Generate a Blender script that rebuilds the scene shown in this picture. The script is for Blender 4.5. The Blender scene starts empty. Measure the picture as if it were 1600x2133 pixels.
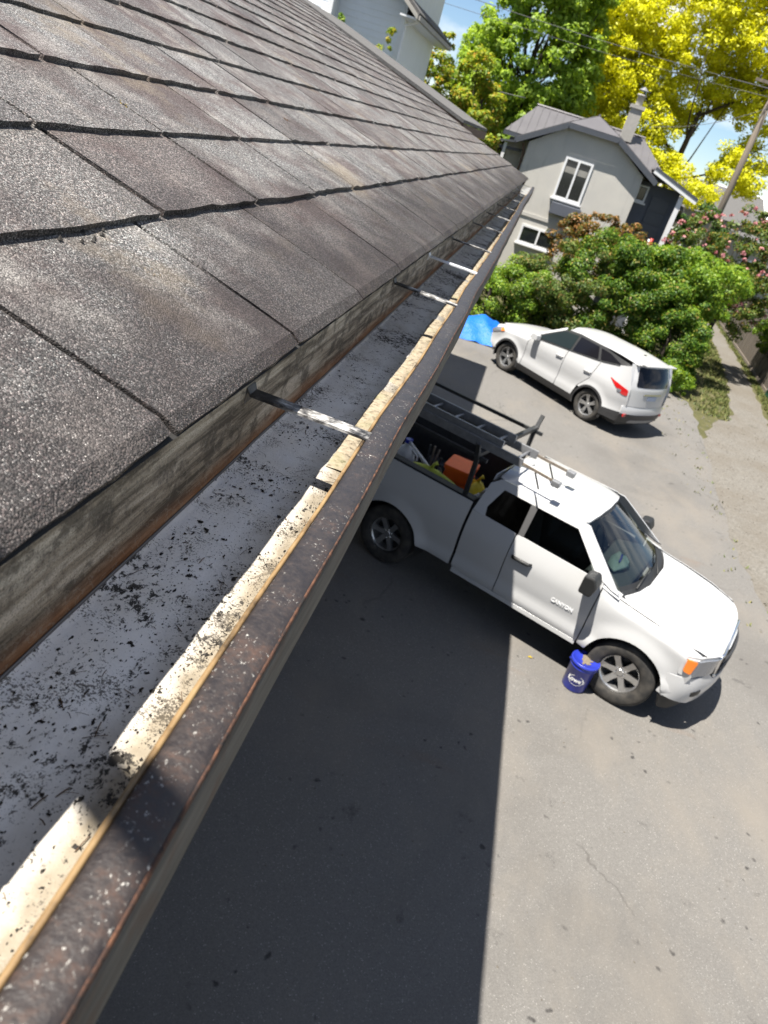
import bpy, bmesh, math, random
import numpy as np
from mathutils import Vector, Matrix

# ------------------------------------------------------------------ camera, sky, sun, exposure
S = bpy.context.scene
COL = S.collection
CAMZ = 4.95
cam_d = bpy.data.cameras.new('camera'); cam = bpy.data.objects.new('camera', cam_d); COL.objects.link(cam)
_f, _vy, _nad = 1553.0, (360.0, 736.5), (-900.0, -2833.5)      # focal length (px of a 1600 px wide frame), two vanishing points
_Y = Vector((_vy[0], _vy[1], -_f)).normalized()
_Z = -Vector((_nad[0], _nad[1], -_f)).normalized()
_Z = (_Z - _Y * _Y.dot(_Z)).normalized()
_X = _Y.cross(_Z)
cam.matrix_world = Matrix.Translation((0, 0, CAMZ)) @ Matrix((_X, _Y, _Z)).to_4x4()
cam_d.sensor_fit = 'HORIZONTAL'; cam_d.sensor_width = 36.0; cam_d.lens = _f / 1600.0 * 36.0
cam_d.clip_start = 0.02; cam_d.clip_end = 4000
cam_d.dof.use_dof = True; cam_d.dof.focus_distance = 0.98; cam_d.dof.aperture_fstop = 15.0
S.camera = cam

LX, LY = 0.325, 0.27                                            # sunlight travels (LX, LY, -1)
SUN = Vector((-LX, -LY, 1)).normalized()
w = bpy.data.worlds.new('World'); S.world = w; w.use_nodes = True
nt = w.node_tree; nt.nodes.clear()
sky = nt.nodes.new('ShaderNodeTexSky'); sky.sky_type = 'NISHITA'; sky.sun_disc = False
sky.sun_elevation = math.asin(SUN.z); sky.sun_rotation = math.atan2(SUN.x, SUN.y)
sky.air_density = 1.0; sky.dust_density = 0.0; sky.ozone_density = 3.0; sky.altitude = 1200
tc = nt.nodes.new('ShaderNodeTexCoord')
mp = nt.nodes.new('ShaderNodeMapping'); mp.inputs['Scale'].default_value = (1, 1, 2.6)
nz = nt.nodes.new('ShaderNodeTexNoise'); nz.inputs['Scale'].default_value = 3.4; nz.inputs['Detail'].default_value = 7; nz.inputs['Roughness'].default_value = .58
cr = nt.nodes.new('ShaderNodeValToRGB'); cr.color_ramp.elements[0].position = .47; cr.color_ramp.elements[1].position = .68
mx = nt.nodes.new('ShaderNodeMixRGB'); mx.inputs['Color2'].default_value = (10.0, 9.9, 9.8, 1)
tn = nt.nodes.new('ShaderNodeMixRGB'); tn.blend_type = 'MULTIPLY'; tn.inputs['Fac'].default_value = 1; tn.inputs['Color2'].default_value = (.97, 1.0, 1.03, 1)   # deep clear-day blue
bg = nt.nodes.new('ShaderNodeBackground'); bg.inputs['Strength'].default_value = 0.050
ow = nt.nodes.new('ShaderNodeOutputWorld')
for a, b in ((tc.outputs['Generated'], mp.inputs['Vector']), (mp.outputs['Vector'], nz.inputs['Vector']), (nz.outputs['Fac'], cr.inputs['Fac']),
             (cr.outputs['Color'], mx.inputs['Fac']), (sky.outputs['Color'], tn.inputs['Color1']), (tn.outputs['Color'], mx.inputs['Color1']), (mx.outputs['Color'], bg.inputs['Color']),
             (bg.outputs['Background'], ow.inputs['Surface'])):
    nt.links.new(a, b)
sun_d = bpy.data.lights.new('sun', 'SUN'); sun_d.energy = 5.0; sun_d.angle = math.radians(0.53); sun_d.color = (1.0, 0.945, 0.86)
sun = bpy.data.objects.new('sun', sun_d); COL.objects.link(sun); sun.location = (-10, -6, 30)
sun.rotation_euler = (-SUN).to_track_quat('-Z', 'Y').to_euler()
vs = S.view_settings
vs.view_transform = 'Standard'; vs.look = 'None'; vs.exposure = 1.42; vs.gamma = 1.0; vs.use_curve_mapping = False
cy = S.cycles
cy.use_denoising = True; cy.max_bounces = 8; cy.transparent_max_bounces = 12; cy.diffuse_bounces = 4; cy.glossy_bounces = 3
cy.caustics_reflective = False; cy.caustics_refractive = False; cy.sample_clamp_indirect = 6.0
try: cy.denoiser = 'OPENIMAGEDENOISE'; cy.denoising_input_passes = 'RGB_ALBEDO_NORMAL'
except Exception: pass

# ------------------------------------------------------------------ helpers
R = random.Random(7)
def link(o, parent=None):
    COL.objects.link(o)
    if parent is not None: o.parent = parent
    return o
def tag(o, label=None, cat=None, group=None, kind=None):
    if label: o['label'] = label
    if cat: o['category'] = cat
    if group: o['group'] = group
    if kind: o['kind'] = kind
    return o
def thing(name, label, cat, loc=(0, 0, 0), rz=0.0, group=None):
    o = bpy.data.objects.new(name, None); o.location = loc; o.rotation_euler = (0, 0, rz); o.empty_display_size = .3
    link(o); return tag(o, label, cat, group)
def copy_tree(o, parent=None):
    c = o.copy(); link(c, parent)
    for ch in list(o.children): copy_tree(ch, c)
    return c

class MB:
    """collects vertices and faces, build() links them as one mesh object"""
    def __init__(s, off=(0, 0, 0)): s.v = []; s.f = []; s.off = Vector(off)
    def add(s, vs, fs):
        n = len(s.v); s.v.extend([tuple(x) for x in vs]); s.f.extend([tuple(i + n for i in f) for f in fs]); return s
    def box(s, a, b, rot=None, pivot=None):
        x0, y0, z0 = a; x1, y1, z1 = b
        vs = [Vector(p) for p in ((x0,y0,z0),(x1,y0,z0),(x1,y1,z0),(x0,y1,z0),(x0,y0,z1),(x1,y0,z1),(x1,y1,z1),(x0,y1,z1))]
        if rot is not None:
            pv = Vector(pivot) if pivot else (Vector(a) + Vector(b)) / 2
            vs = [rot @ (p - pv) + pv for p in vs]
        return s.add(vs, ((0,3,2,1),(4,5,6,7),(0,1,5,4),(1,2,6,5),(2,3,7,6),(3,0,4,7)))
    def bar(s, p, q, wd, ht, up=(0, 0, 1)):
        p, q = Vector(p), Vector(q); d = (q - p).normalized(); u = Vector(up)
        if abs(d.dot(u)) > .99: u = Vector((1, 0, 0))
        sd = d.cross(u).normalized() * (wd / 2); u = sd.cross(d).normalized() * (ht / 2)
        vs = [p - sd - u, p + sd - u, p + sd + u, p - sd + u, q - sd - u, q + sd - u, q + sd + u, q - sd + u]
        return s.add(vs, ((0,1,2,3),(7,6,5,4),(1,0,4,5),(2,1,5,6),(3,2,6,7),(0,3,7,4)))
    def tube(s, pts, rad, n=8, cap=True):
        pts = [Vector(p) for p in pts]; rad = rad if hasattr(rad, '__len__') else [rad] * len(pts)
        base = len(s.v); prev = None
        for i, p in enumerate(pts):
            d = (pts[min(i + 1, len(pts) - 1)] - pts[max(i - 1, 0)]).normalized()
            if prev is None:
                a = d.cross(Vector((0, 0, 1)))
                if a.length < .05: a = d.cross(Vector((1, 0, 0)))
            else: a = prev - d * prev.dot(d)
            a.normalize(); prev = a; b = d.cross(a)
            for k in range(n):
                t = 2 * math.pi * k / n; s.v.append(tuple(p + (a * math.cos(t) + b * math.sin(t)) * rad[i]))
        for i in range(len(pts) - 1):
            for k in range(n):
                s.f.append((base + i*n + k, base + i*n + (k+1) % n, base + (i+1)*n + (k+1) % n, base + (i+1)*n + k))
        if cap:
            s.f.append(tuple(base + k for k in reversed(range(n)))); s.f.append(tuple(base + (len(pts)-1)*n + k for k in range(n)))
        return s
    def lathe(s, prof, n=24, M=None, closed=False):
        """prof: (radius, height) list round local z; M places it"""
        M = M or Matrix.Identity(4); base = len(s.v); m = len(prof)
        for r, z in prof:
            for k in range(n):
                t = 2 * math.pi * k / n; s.v.append(tuple(M @ Vector((r * math.cos(t), r * math.sin(t), z))))
        for i in range(m - 1 if not closed else m):
            j = (i + 1) % m
            for k in range(n):
                s.f.append((base + i*n + k, base + i*n + (k+1) % n, base + j*n + (k+1) % n, base + j*n + k))
        return s
    def prism(s, poly, h0, h1, axis='z'):
        n = len(poly)
        def P(u, v, h): return (u, v, h) if axis == 'z' else ((u, h, v) if axis == 'y' else (h, u, v))
        vs = [P(u, v, h0) for u, v in poly] + [P(u, v, h1) for u, v in poly]
        fs = [tuple(reversed(range(n))), tuple(range(n, 2*n))] + [(i, (i+1) % n, n + (i+1) % n, n + i) for i in range(n)]
        return s.add(vs, fs)
    def sheet(s, rows):
        """rows: list of equally long point lists"""
        m, n = len(rows), len(rows[0]); vs = [p for r in rows for p in r]
        return s.add(vs, [(i*n + j, i*n + j + 1, (i+1)*n + j + 1, (i+1)*n + j) for i in range(m-1) for j in range(n-1)])
    def mesh(s, name):
        me = bpy.data.meshes.new(name); o = s.off
        me.from_pydata([(x - o.x, y - o.y, z - o.z) for x, y, z in s.v], [], s.f); me.validate(); me.update(); return me
    def build(s, name, mat, parent=None, smooth=False, bevel=0, solid=0, fix=True, seg=2):
        me = s.mesh(name)
        if fix:
            bm = bmesh.new(); bm.from_mesh(me); bmesh.ops.recalc_face_normals(bm, faces=bm.faces); bm.to_mesh(me); bm.free()
        return finish(name, me, mat, parent, smooth, bevel, solid, seg)
def finish(name, me, mat, parent=None, smooth=False, bevel=0, solid=0, seg=2):
    if smooth: me.polygons.foreach_set('use_smooth', [True] * len(me.polygons))
    if mat: me.materials.append(mat)
    o = link(bpy.data.objects.new(name, me), parent)
    if solid:
        m = o.modifiers.new('solid', 'SOLIDIFY'); m.thickness = abs(solid); m.offset = -1 if solid > 0 else 1
    if bevel:
        m = o.modifiers.new('bevel', 'BEVEL'); m.width = bevel; m.segments = seg; m.limit_method = 'ANGLE'; m.angle_limit = math.radians(35)
    return o
def arc(cx, cz, r, a0, a1, n=12):
    return [(cx + r * math.cos(math.radians(a0 + (a1 - a0) * i / n)), cz + r * math.sin(math.radians(a0 + (a1 - a0) * i / n))) for i in range(n + 1)]
def rpoly(pts, r, n=4):
    out = []; m = len(pts)
    for i in range(m):
        p0, p, p1 = Vector(pts[i-1]), Vector(pts[i]), Vector(pts[(i+1) % m])
        a = (p0 - p); b = (p1 - p); rr = min(r, a.length * .45, b.length * .45); a = p + a.normalized() * rr; b = p + b.normalized() * rr
        for k in range(n + 1):
            t = k / n; q = a * (1-t)**2 + p * 2*t*(1-t) + b * t*t; out.append((q.x, q.y))
    return out
def panel(name, outline, fn, mat, parent, du=.06, dv=.06, out=None, solid=.012, smooth=True, bevel=0):
    """outline polygon in (u, v), cut by a grid, mapped to 3-D by fn(u, v)"""
    bm = bmesh.new(); bm.faces.new([bm.verts.new((u, v, 0)) for u, v in outline])
    us = [p[0] for p in outline]; vv = [p[1] for p in outline]
    for ax, lo, hi, dd in ((0, min(us), max(us), du), (1, min(vv), max(vv), dv)):
        n = max(1, int(math.ceil((hi - lo) / dd)))
        for i in range(1, n):
            c = lo + (hi - lo) * i / n; co = (c, 0, 0) if ax == 0 else (0, c, 0); no = (1, 0, 0) if ax == 0 else (0, 1, 0)
            bmesh.ops.bisect_plane(bm, geom=bm.verts[:] + bm.edges[:] + bm.faces[:], plane_co=co, plane_no=no, dist=1e-6)
    bmesh.ops.remove_doubles(bm, verts=bm.verts, dist=1e-5)
    for v in bm.verts: v.co = Vector(fn(v.co.x, v.co.y))
    bmesh.ops.recalc_face_normals(bm, faces=bm.faces); bm.normal_update()
    if out is not None:
        a = sum((f.normal * f.calc_area() for f in bm.faces), Vector())
        if a.dot(Vector(out)) < 0: bmesh.ops.reverse_faces(bm, faces=bm.faces)
    if solid and out is not None:                                  # turned-in rim gives the sheet its thickness
        be = [e for e in bm.edges if len(e.link_faces) == 1]
        for e in be: e.smooth = False
        r = bmesh.ops.extrude_edge_only(bm, edges=be); d = Vector(out).normalized() * -max(solid, .014)
        for v in r['geom']:
            if isinstance(v, bmesh.types.BMVert): v.co += d
        solid = 0
    me = bpy.data.meshes.new(name); bm.to_mesh(me); bm.free()
    return finish(name, me, mat, parent, smooth, bevel, solid)

# ------------------------------------------------------------------ materials
class NT:
    KEEP = {'gutter_floor': 1, 'fascia': 1, 'strap': .9, 'bright_strap': .9, 'orange_plastic': 1, 'yellow_plastic': 1, 'lime_sack': 1, 'white_plastic': .9, 'seat_cloth': 1, 'dashboard': 1, 'white_paint': .80, 'white_siding': .95, 'white_trim': .85, 'blue_plastic': .9, 'gutter_lip': .85, 'gutter_face': .9, 'bright_letter': 1, 'leaf_gold': .95, 'leaf_maple': 1.1, 'leaf_cedar': 1.1, 'alloy': .85, 'chrome': 1, 'slate_wall': .9, 'amber_lens': .9, 'red_lens': .9, 'tarp': .85, 'asphalt': .71, 'stucco': .88}
    def __init__(s, name):
        s.k = NT.KEEP.get(name, 1.0 if name.startswith('leaf_') else .72)                               # overall albedo level
        s.m = bpy.data.materials.new(name); s.m.use_nodes = True; s.t = s.m.node_tree; s.t.nodes.clear()
        s.out = s.t.nodes.new('ShaderNodeOutputMaterial')
    def n(s, typ, ins=None, **kw):
        nd = s.t.nodes.new('ShaderNode' + typ)
        for k, v in kw.items(): setattr(nd, k, v)
        for k, v in (ins or {}).items():
            i = nd.inputs[k]
            if hasattr(v, 'is_output') or isinstance(v, bpy.types.NodeSocket): s.t.links.new(v, i)
            else: i.default_value = v
        return nd
    def pos(s): return s.n('NewGeometry').outputs['Position']
    def obj(s): return s.n('TexCoord').outputs['Object']
    def mapv(s, vec, scale=(1, 1, 1), loc=(0, 0, 0), rot=(0, 0, 0)):
        return s.n('Mapping', {'Vector': vec, 'Scale': scale, 'Location': loc, 'Rotation': rot}).outputs[0]
    def noise(s, vec, scale, detail=4, rough=.55, dist=0): return s.n('TexNoise', {'Vector': vec, 'Scale': scale, 'Detail': detail, 'Roughness': rough, 'Distortion': dist}).outputs['Fac']
    def vor(s, vec, scale, feature='F1', out='Distance', rnd=1): return s.n('TexVoronoi', {'Vector': vec, 'Scale': scale, 'Randomness': rnd}, feature=feature).outputs[out]
    def ramp(s, fac, stops, interp='LINEAR'):
        nd = s.n('ValToRGB', {'Fac': fac}); e = nd.color_ramp; e.interpolation = interp
        while len(e.elements) < len(stops): e.elements.new(.5)
        for el, (p, c) in zip(e.elements, stops):
            el.position = p; el.color = (c, c, c, 1) if not hasattr(c, '__len__') else (*c, 1)
        return nd.outputs['Color']
    def mix(s, fac, a, b, mode='MIX'):
        f = lambda c: c if isinstance(c, bpy.types.NodeSocket) else ((*c, 1) if hasattr(c, '__len__') and len(c) == 3 else c)
        return s.n('MixRGB', {'Fac': fac, 'Color1': f(a), 'Color2': f(b)}, blend_type=mode).outputs['Color']
    def math(s, op, a, b=0.0, clamp=False):
        return s.n('Math', {0: a, 1: b}, operation=op, use_clamp=clamp).outputs[0]
    def bump(s, h, strength=.3, dist=.01): return s.n('Bump', {'Height': h, 'Strength': strength, 'Distance': dist}).outputs[0]
    def bsdf(s, color, rough=.6, metal=0.0, normal=None, spec=.5, coat=0.0, **kw):
        ins = {'Base Color': (*color, 1) if hasattr(color, '__len__') and not isinstance(color, bpy.types.NodeSocket) and len(color) == 3 else color, 'Roughness': rough, 'Metallic': metal, 'Specular IOR Level': spec, 'Coat Weight': coat}
        if not isinstance(ins['Base Color'], bpy.types.NodeSocket): ins['Base Color'] = tuple(c * s.k for c in ins['Base Color'][:3]) + (1,)
        else: ins['Base Color'] = s.mix(1.0, ins['Base Color'], (s.k,) * 3, 'MULTIPLY')
        ins.update(kw)
        if normal is not None: ins['Normal'] = normal
        b = s.n('BsdfPrincipled', ins); s.t.links.new(b.outputs[0], s.out.inputs['Surface']); return b
def flat(name, col, rough=.6, metal=0.0, spec=.5, coat=0.0, var=.12, scale=6, bump=0.0):
    """one colour with fine procedural variation"""
    t = NT(name); p = t.obj(); f = t.noise(p, scale, 5)
    c = t.mix(f, tuple(max(0, x * (1 - var * 1.6)) for x in col), tuple(min(1, x * (1 + var)) for x in col))
    t.bsdf(c, rough, metal, t.bump(t.noise(p, scale * 8, 3), bump, .01) if bump else None, spec, coat)
    return t.m
M = {}
def make_materials():
    # asphalt shingles: coloured granules, brown weathering, pale lichen
    t = NT('shingle'); p = t.pos()
    g1 = t.vor(p, 680, out='Color'); gv = t.n('SeparateColor', {'Color': g1}).outputs[0]
    gran = t.ramp(gv, [(0, (.020, .020, .020)), (.40, (.072, .070, .068)), (.68, (.155, .152, .147)), (.86, (.30, .30, .295)), (1, (.66, .66, .64))])
    g2 = t.n('SeparateColor', {'Color': g1}).outputs[1]; gran = t.mix(.7, gran, t.ramp(g2, [(0, (1.05, .86, .83)), (.3, (1.05, .95, .90)), (.6, (.97, 1, .98)), (.85, (.90, 1.02, 1.02)), (1, (1.12, 1.0, .86))]), 'MULTIPLY')
    wear = t.noise(p, 5.5, 5, .6)
    gran = t.mix(t.ramp(wear, [(.46, 0), (.60, .85)]), gran, t.mix(gv, (.022, .016, .015), (.16, .115, .10)))
    pale = t.noise(t.mapv(p, loc=(3, 7, 1)), 8, 5, .65)
    gran = t.mix(t.ramp(pale, [(.52, 0), (.66, .7)]), gran, t.mix(gv, (.07, .068, .062), (.52, .50, .46)))
    silt_tone = t.noise(t.mapv(p, loc=(9, 2, 4)), 3.1, 6, .7)
    gran = t.mix(t.ramp(silt_tone, [(.57, 0), (.67, .85)]), gran, t.mix(gv, (.11, .090, .065), (.30, .255, .19)))
    rnd = t.n('ObjectInfo').outputs['Random']
    gran = t.mix(1, gran, t.ramp(rnd, [(0, (.66, .62, .62)), (.3, (1.0, .95, .94)), (.65, (1.22, 1.22, 1.24)), (.9, (1.05, 1.04, 1.05)), (1, (.78, .68, .66))]), 'MULTIPLY')
    xs = t.n('SeparateXYZ', {'Vector': p}).outputs[0]; low = t.math('ADD', t.math('MULTIPLY', t.math('ADD', xs, .60), 2.6), t.math('MULTIPLY', t.math('SUBTRACT', t.noise(p, 6, 4), .5), 1.5))
    gran = t.mix(t.ramp(low, [(.15, 0), (.75, 1)]), gran, t.mix(1, gran, (.28, .246, .242), 'MULTIPLY'))   # damp, stained lowest courses
    h = t.vor(p, 680); h2 = t.noise(p, 60, 3)
    nb = t.n('Bump', {'Height': h2, 'Strength': .35, 'Distance': .004}).outputs[0]
    nb = t.n('Bump', {'Height': h, 'Strength': .75, 'Distance': .0016, 'Normal': nb}, invert=True).outputs[0]
    t.bsdf(gran, t.ramp(gv, [(0, .8), (.6, .6), (1, .28)]), 0, nb, .5); M['shingle'] = t.m
    # deck under the shingles; shade of the slots is put into its dark colour
    M['deck_shade'] = flat('slot_shade_deck', (.02, .019, .018), .9)
    # weathered fascia wood
    t = NT('fascia'); p = t.pos(); q = t.mapv(p, (30, 1.4, 22))
    g = t.noise(q, 3, 7, .65); c = t.ramp(g, [(.38, (.09, .072, .048)), (.5, (.36, .305, .22)), (.62, (.62, .55, .43))])
    spots = t.noise(t.mapv(p, (1, .7, 1)), 26, 5, .7); c = t.mix(t.ramp(spots, [(.49, 0), (.60, .8)]), c, (.075, .062, .044))
    c = t.mix(t.ramp(t.noise(p, 520, 3, .7), [(.50, 0), (.66, .65)]), c, (.045, .038, .028))
    z = t.n('SeparateXYZ', {'Vector': p}).outputs[2]
    wet = t.math('ADD', z, t.math('MULTIPLY', t.noise(t.mapv(p, (1, .6, 1)), 9, 4), .035))
    c = t.mix(t.ramp(t.math('MULTIPLY', t.math('SUBTRACT', wet, 4.505), 18, True), [(0, 1), (.6, .75), (.95, 0)]), c, t.ramp(g, [(.3, (.13, .045, .014)), (.7, (.42, .18, .055))]))
    scr = t.n('TexWave', {'Vector': t.mapv(p, (1, 1, 1), (0, 0, 0), (.9, .3, .2)), 'Scale': 40, 'Distortion': 9, 'Detail': 4, 'Detail Scale': 2}).outputs['Fac']
    c = t.mix(t.ramp(scr, [(.93, 0), (1, .35)]), c, (.36, .32, .25))
    t.bsdf(c, .82, 0, t.bump(g, .5, .004)); M['fascia'] = t.m
    # gutter interior: white enamel under black grime
    t = NT('gutter_floor'); p = t.pos()
    yy = t.n('SeparateXYZ', {'Vector': p}).outputs[1]
    fine = t.noise(p, 420, 3, .7); mid = t.noise(t.mapv(p, (1.2, .8, 1)), 105, 8, .76, .35); big = t.noise(p, 9, 4, .6)
    far = t.ramp(t.math('MULTIPLY', yy, .125, True), [(.05, 0), (.14, .16), (.21, .52), (1, .7)])
    base = t.mix(t.ramp(t.noise(p, 14, 5), [(.40, 0), (.75, .55)]), (.90, .89, .87), (.70, .66, .59))
    xs_ = t.n('SeparateXYZ', {'Vector': p}).outputs[0]; silt_tone = t.ramp(t.math('MULTIPLY', t.math('ADD', t.math('ADD', xs_, t.math('MULTIPLY', t.noise(p, 30, 4), .03)), .180), 20, True), [(0, 0), (1, .96)])
    base = t.mix(silt_tone, base, t.ramp(t.noise(p, 55, 5), [(.3, (.19, .156, .106)), (.7, (.265, .225, .162))]))  # tan tone put in to keep the sunlit strip cream; partly real silt
    base = t.mix(far, base, (.075, .072, .068))
    thr = t.math('ADD', mid, t.math('MULTIPLY', t.math('SUBTRACT', big, .52), .70))
    thr = t.math('ADD', thr, t.math('MULTIPLY', far, .05))
    thr = t.math('SUBTRACT', thr, t.math('MULTIPLY', silt_tone, .01))
    c = t.mix(t.ramp(thr, [(.575, 0), (.615, .96)]), base, (.014, .012, .010))
    xx = t.n('SeparateXYZ', {'Vector': p}).outputs[0]; sp = t.math('ADD', fine, t.math('MULTIPLY', t.math('SUBTRACT', t.noise(p, 19, 5, .65), .57), .95))
    sp = t.math('ADD', sp, t.math('MULTIPLY', t.math('ABSOLUTE', t.math('ADD', xx, .20)), 1.3))
    sp = t.math('SUBTRACT', sp, t.math('MULTIPLY', silt_tone, .02))
    c = t.mix(t.ramp(sp, [(.57, 0), (.65, .85)]), c, (.045, .036, .025))
    film = t.noise(t.mapv(p, (1, .35, 1)), 20, 5); c = t.mix(t.ramp(film, [(.58, 0), (.80, .4)]), c, (.30, .26, .20))
    t.bsdf(c, t.ramp(thr, [(.5, .38), (.63, .85)]), 0, t.bump(thr, .35, .004)); M['gutter_floor'] = t.m
    # front lip: brown baked paint, rusting, chipped to pale primer
    t = NT('gutter_lip'); p = t.pos(); yy = t.n('SeparateXYZ', {'Vector': p}).outputs[1]
    r = t.math('ADD', t.math('MULTIPLY', t.noise(p, 34, 4, .6), .45), t.math('MULTIPLY', t.noise(p, 150, 6, .7), .55)); c = t.ramp(r, [(.34, (.012, .010, .011)), (.52, (.026, .019, .017)), (.64, (.050, .027, .019)), (.78, (.095, .045, .027))])
    c = t.mix(t.ramp(t.math('MULTIPLY', yy, .5, True), [(.15, 0), (.5, .72), (1, .85)]), c, (.022, .023, .029))  # bluish dark tone grows with distance, sky reflection put into the colour
    ch = t.noise(t.mapv(p, (1, .75, 1)), 330, 5, .7); chm = t.math('MULTIPLY', t.ramp(ch, [(.60, 0), (.66, 1)]), t.ramp(t.noise(p, 34, 4, .6), [(.46, 0), (.60, 1)]))
    chm = t.math('MULTIPLY', chm, t.ramp(t.math('MULTIPLY', yy, .25, True), [(.06, 1), (.30, .8), (.6, .15)]))
    c = t.mix(chm, c, (.52, .50, .46))
    t.bsdf(c, t.ramp(r, [(.4, .45), (.7, .75)]), 0, t.bump(t.math('ADD', t.noise(p, 260, 3), chm), .45, .0015), .55); M['gutter_lip'] = t.m
    t = NT('gutter_face'); p = t.pos(); g = t.noise(t.mapv(p, (30, 3, 40)), 3, 6, .65)
    c = t.ramp(g, [(.3, (.032, .030, .027)), (.6, (.095, .09, .082)), (.8, (.20, .19, .17))]); c = t.mix(t.ramp(t.noise(p, 26, 4), [(.5, 0), (.7, .6)]), c, (.075, .035, .02))
    t.bsdf(c, .7, 0, t.bump(g, .3, .002)); M['gutter_face'] = t.m
    t = NT('gutter_hem'); p = t.pos(); g = t.noise(t.mapv(p, (1, .4, 1)), 40, 6, .7)
    c = t.ramp(g, [(.36, (.05, .032, .015)), (.5, (.27, .17, .075)), (.75, (.44, .31, .15))])
    t.bsdf(c, .6, 0, t.bump(g, .3, .002)); M['gutter_hem'] = t.m
    t = NT('strap'); p = t.pos(); g = t.noise(t.mapv(p, (.7, 1, 1)), 48, 6, .68); rnd = t.n('ObjectInfo').outputs['Random']
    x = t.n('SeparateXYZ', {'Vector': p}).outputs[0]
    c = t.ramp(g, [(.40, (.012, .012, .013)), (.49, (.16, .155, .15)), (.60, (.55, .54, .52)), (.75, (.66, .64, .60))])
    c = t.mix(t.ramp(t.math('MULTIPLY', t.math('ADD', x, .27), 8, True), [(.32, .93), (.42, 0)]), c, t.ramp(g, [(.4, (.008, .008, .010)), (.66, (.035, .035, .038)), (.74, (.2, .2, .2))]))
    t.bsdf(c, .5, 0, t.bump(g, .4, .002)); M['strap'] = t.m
    M['strap_white'] = flat('bright_strap', (.74, .76, .80), .35, .2, var=.06, scale=30)
    t = NT('rust_edge'); p = t.pos(); g = t.noise(p, 70, 6, .7); t.bsdf(t.ramp(g, [(.40, (.016, .012, .011)), (.52, (.085, .036, .020)), (.66, (.20, .085, .042)), (.8, (.40, .32, .25))]), .85, 0, t.bump(g, .6, .002)); M['rust_edge'] = t.m
    M['galv'] = flat('galvanised_edge', (.26, .265, .27), .4, .6, var=.25, scale=40)
    t = NT('crust'); p = t.pos(); g = t.noise(p, 90, 6, .7)
    c = t.ramp(g, [(.34, (.09, .072, .048)), (.48, (.33, .275, .195)), (.7, (.44, .385, .29))]); c = t.mix(t.ramp(t.noise(p, 12, 4), [(.55, 0), (.72, .5)]), c, (.26, .27, .12))
    t.bsdf(c, .9, 0, t.bump(g, .6, .003)); M['crust'] = t.m
    M['grime'] = flat('wet_leaf_grime', (.018, .014, .010), .75, var=.5, scale=90)
    M['twig'] = flat('dry_twig', (.12, .07, .04), .9, var=.4, scale=40)
    M['lichen'] = flat('yellow_lichen', (.42, .30, .03), .9, var=.4, scale=120)
    # ground
    t = NT('asphalt'); p = t.pos()
    agg = t.n('SeparateColor', {'Color': t.vor(p, 130, out='Color')}).outputs[0]
    c = t.ramp(agg, [(0, (.150, .143, .134)), (.6, (.180, .172, .161)), (.96, (.200, .192, .179)), (1, (.33, .32, .30))])
    b = t.noise(p, .42, 6, .62, .5); c = t.mix(t.ramp(b, [(.36, .5), (.52, 0)]), c, (.125, .117, .108))
    b2 = t.noise(t.mapv(p, (1, .5, 1), (4, 9, 0)), .8, 7, .66); c = t.mix(t.ramp(b2, [(.48, 0), (.70, .75)]), c, (.225, .203, .174))
    ru = t.noise(t.mapv(p, (.6, 1.6, 1), (11, 3, 0), (0, 0, .4)), .9, 5, .6); c = t.mix(t.ramp(ru, [(.64, 0), (.74, .35)]), c, (.19, .125, .085))
    st = t.noise(t.mapv(p, loc=(20, 5, 0)), 1.9, 6, .68); c = t.mix(t.ramp(st, [(.64, 0), (.71, .6)]), c, (.055, .052, .050))
    drip = t.vor(t.n('VectorMath', {0: p, 1: t.n('VectorMath', {0: t.n('TexNoise', {'Vector': p, 'Scale': 6, 'Detail': 4}).outputs['Color'], 'Scale': .16}, operation='SCALE').outputs[0]}, operation='ADD').outputs[0], 6.5); c = t.mix(t.math('MULTIPLY', t.ramp(drip, [(.09, .85), (.18, 0)]), t.ramp(t.noise(t.mapv(p, loc=(2, 8, 0)), 1.3, 5, .7), [(.50, 0), (.60, 1)])), c, (.035, .033, .032))
    fx = t.n('TexNoise', {'Vector': p, 'Scale': 1.3, 'Detail': 4, 'Roughness': .6}).outputs['Color']
    wp = t.n('VectorMath', {0: p, 1: t.n('VectorMath', {0: fx, 'Scale': .55}, operation='SCALE').outputs[0]}, operation='ADD').outputs[0]
    ck = t.vor(wp, .33, 'DISTANCE_TO_EDGE'); ckm = t.math('MULTIPLY', t.ramp(ck, [(.0, .6), (.006, 0)]), t.ramp(t.noise(p, .5, 2), [(.55, 0), (.62, 1)]))
    c = t.mix(ckm, c, (.05, .046, .042))
    nb = t.n('Bump', {'Height': t.noise(p, 5, 4), 'Strength': .25, 'Distance': .02}).outputs[0]
    nb = t.n('Bump', {'Height': agg, 'Strength': .45, 'Distance': .004, 'Normal': nb}).outputs[0]
    t.bsdf(c, .88, 0, nb, .35); M['asphalt'] = t.m
    t = NT('gravel'); p = t.pos(); agg = t.n('SeparateColor', {'Color': t.vor(p, 42, out='Color')}).outputs[0]
    c = t.ramp(agg, [(0, (.145, .134, .118)), (.5, (.185, .172, .150)), (1, (.24, .226, .20))])
    c = t.mix(t.ramp(t.noise(p, .7, 6, .65), [(.42, 0), (.68, .8)]), c, (.155, .135, .108)); c = t.mix(t.ramp(t.noise(t.mapv(p, loc=(5, 2, 0)), 1.6, 6, .7), [(.62, 0), (.72, .6)]), c, (.075, .072, .055))
    t.bsdf(c, .95, 0, t.bump(t.math('ADD', agg, t.math('MULTIPLY', t.noise(p, 3, 4), 3)), .6, .012), .3); M['gravel'] = t.m
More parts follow.
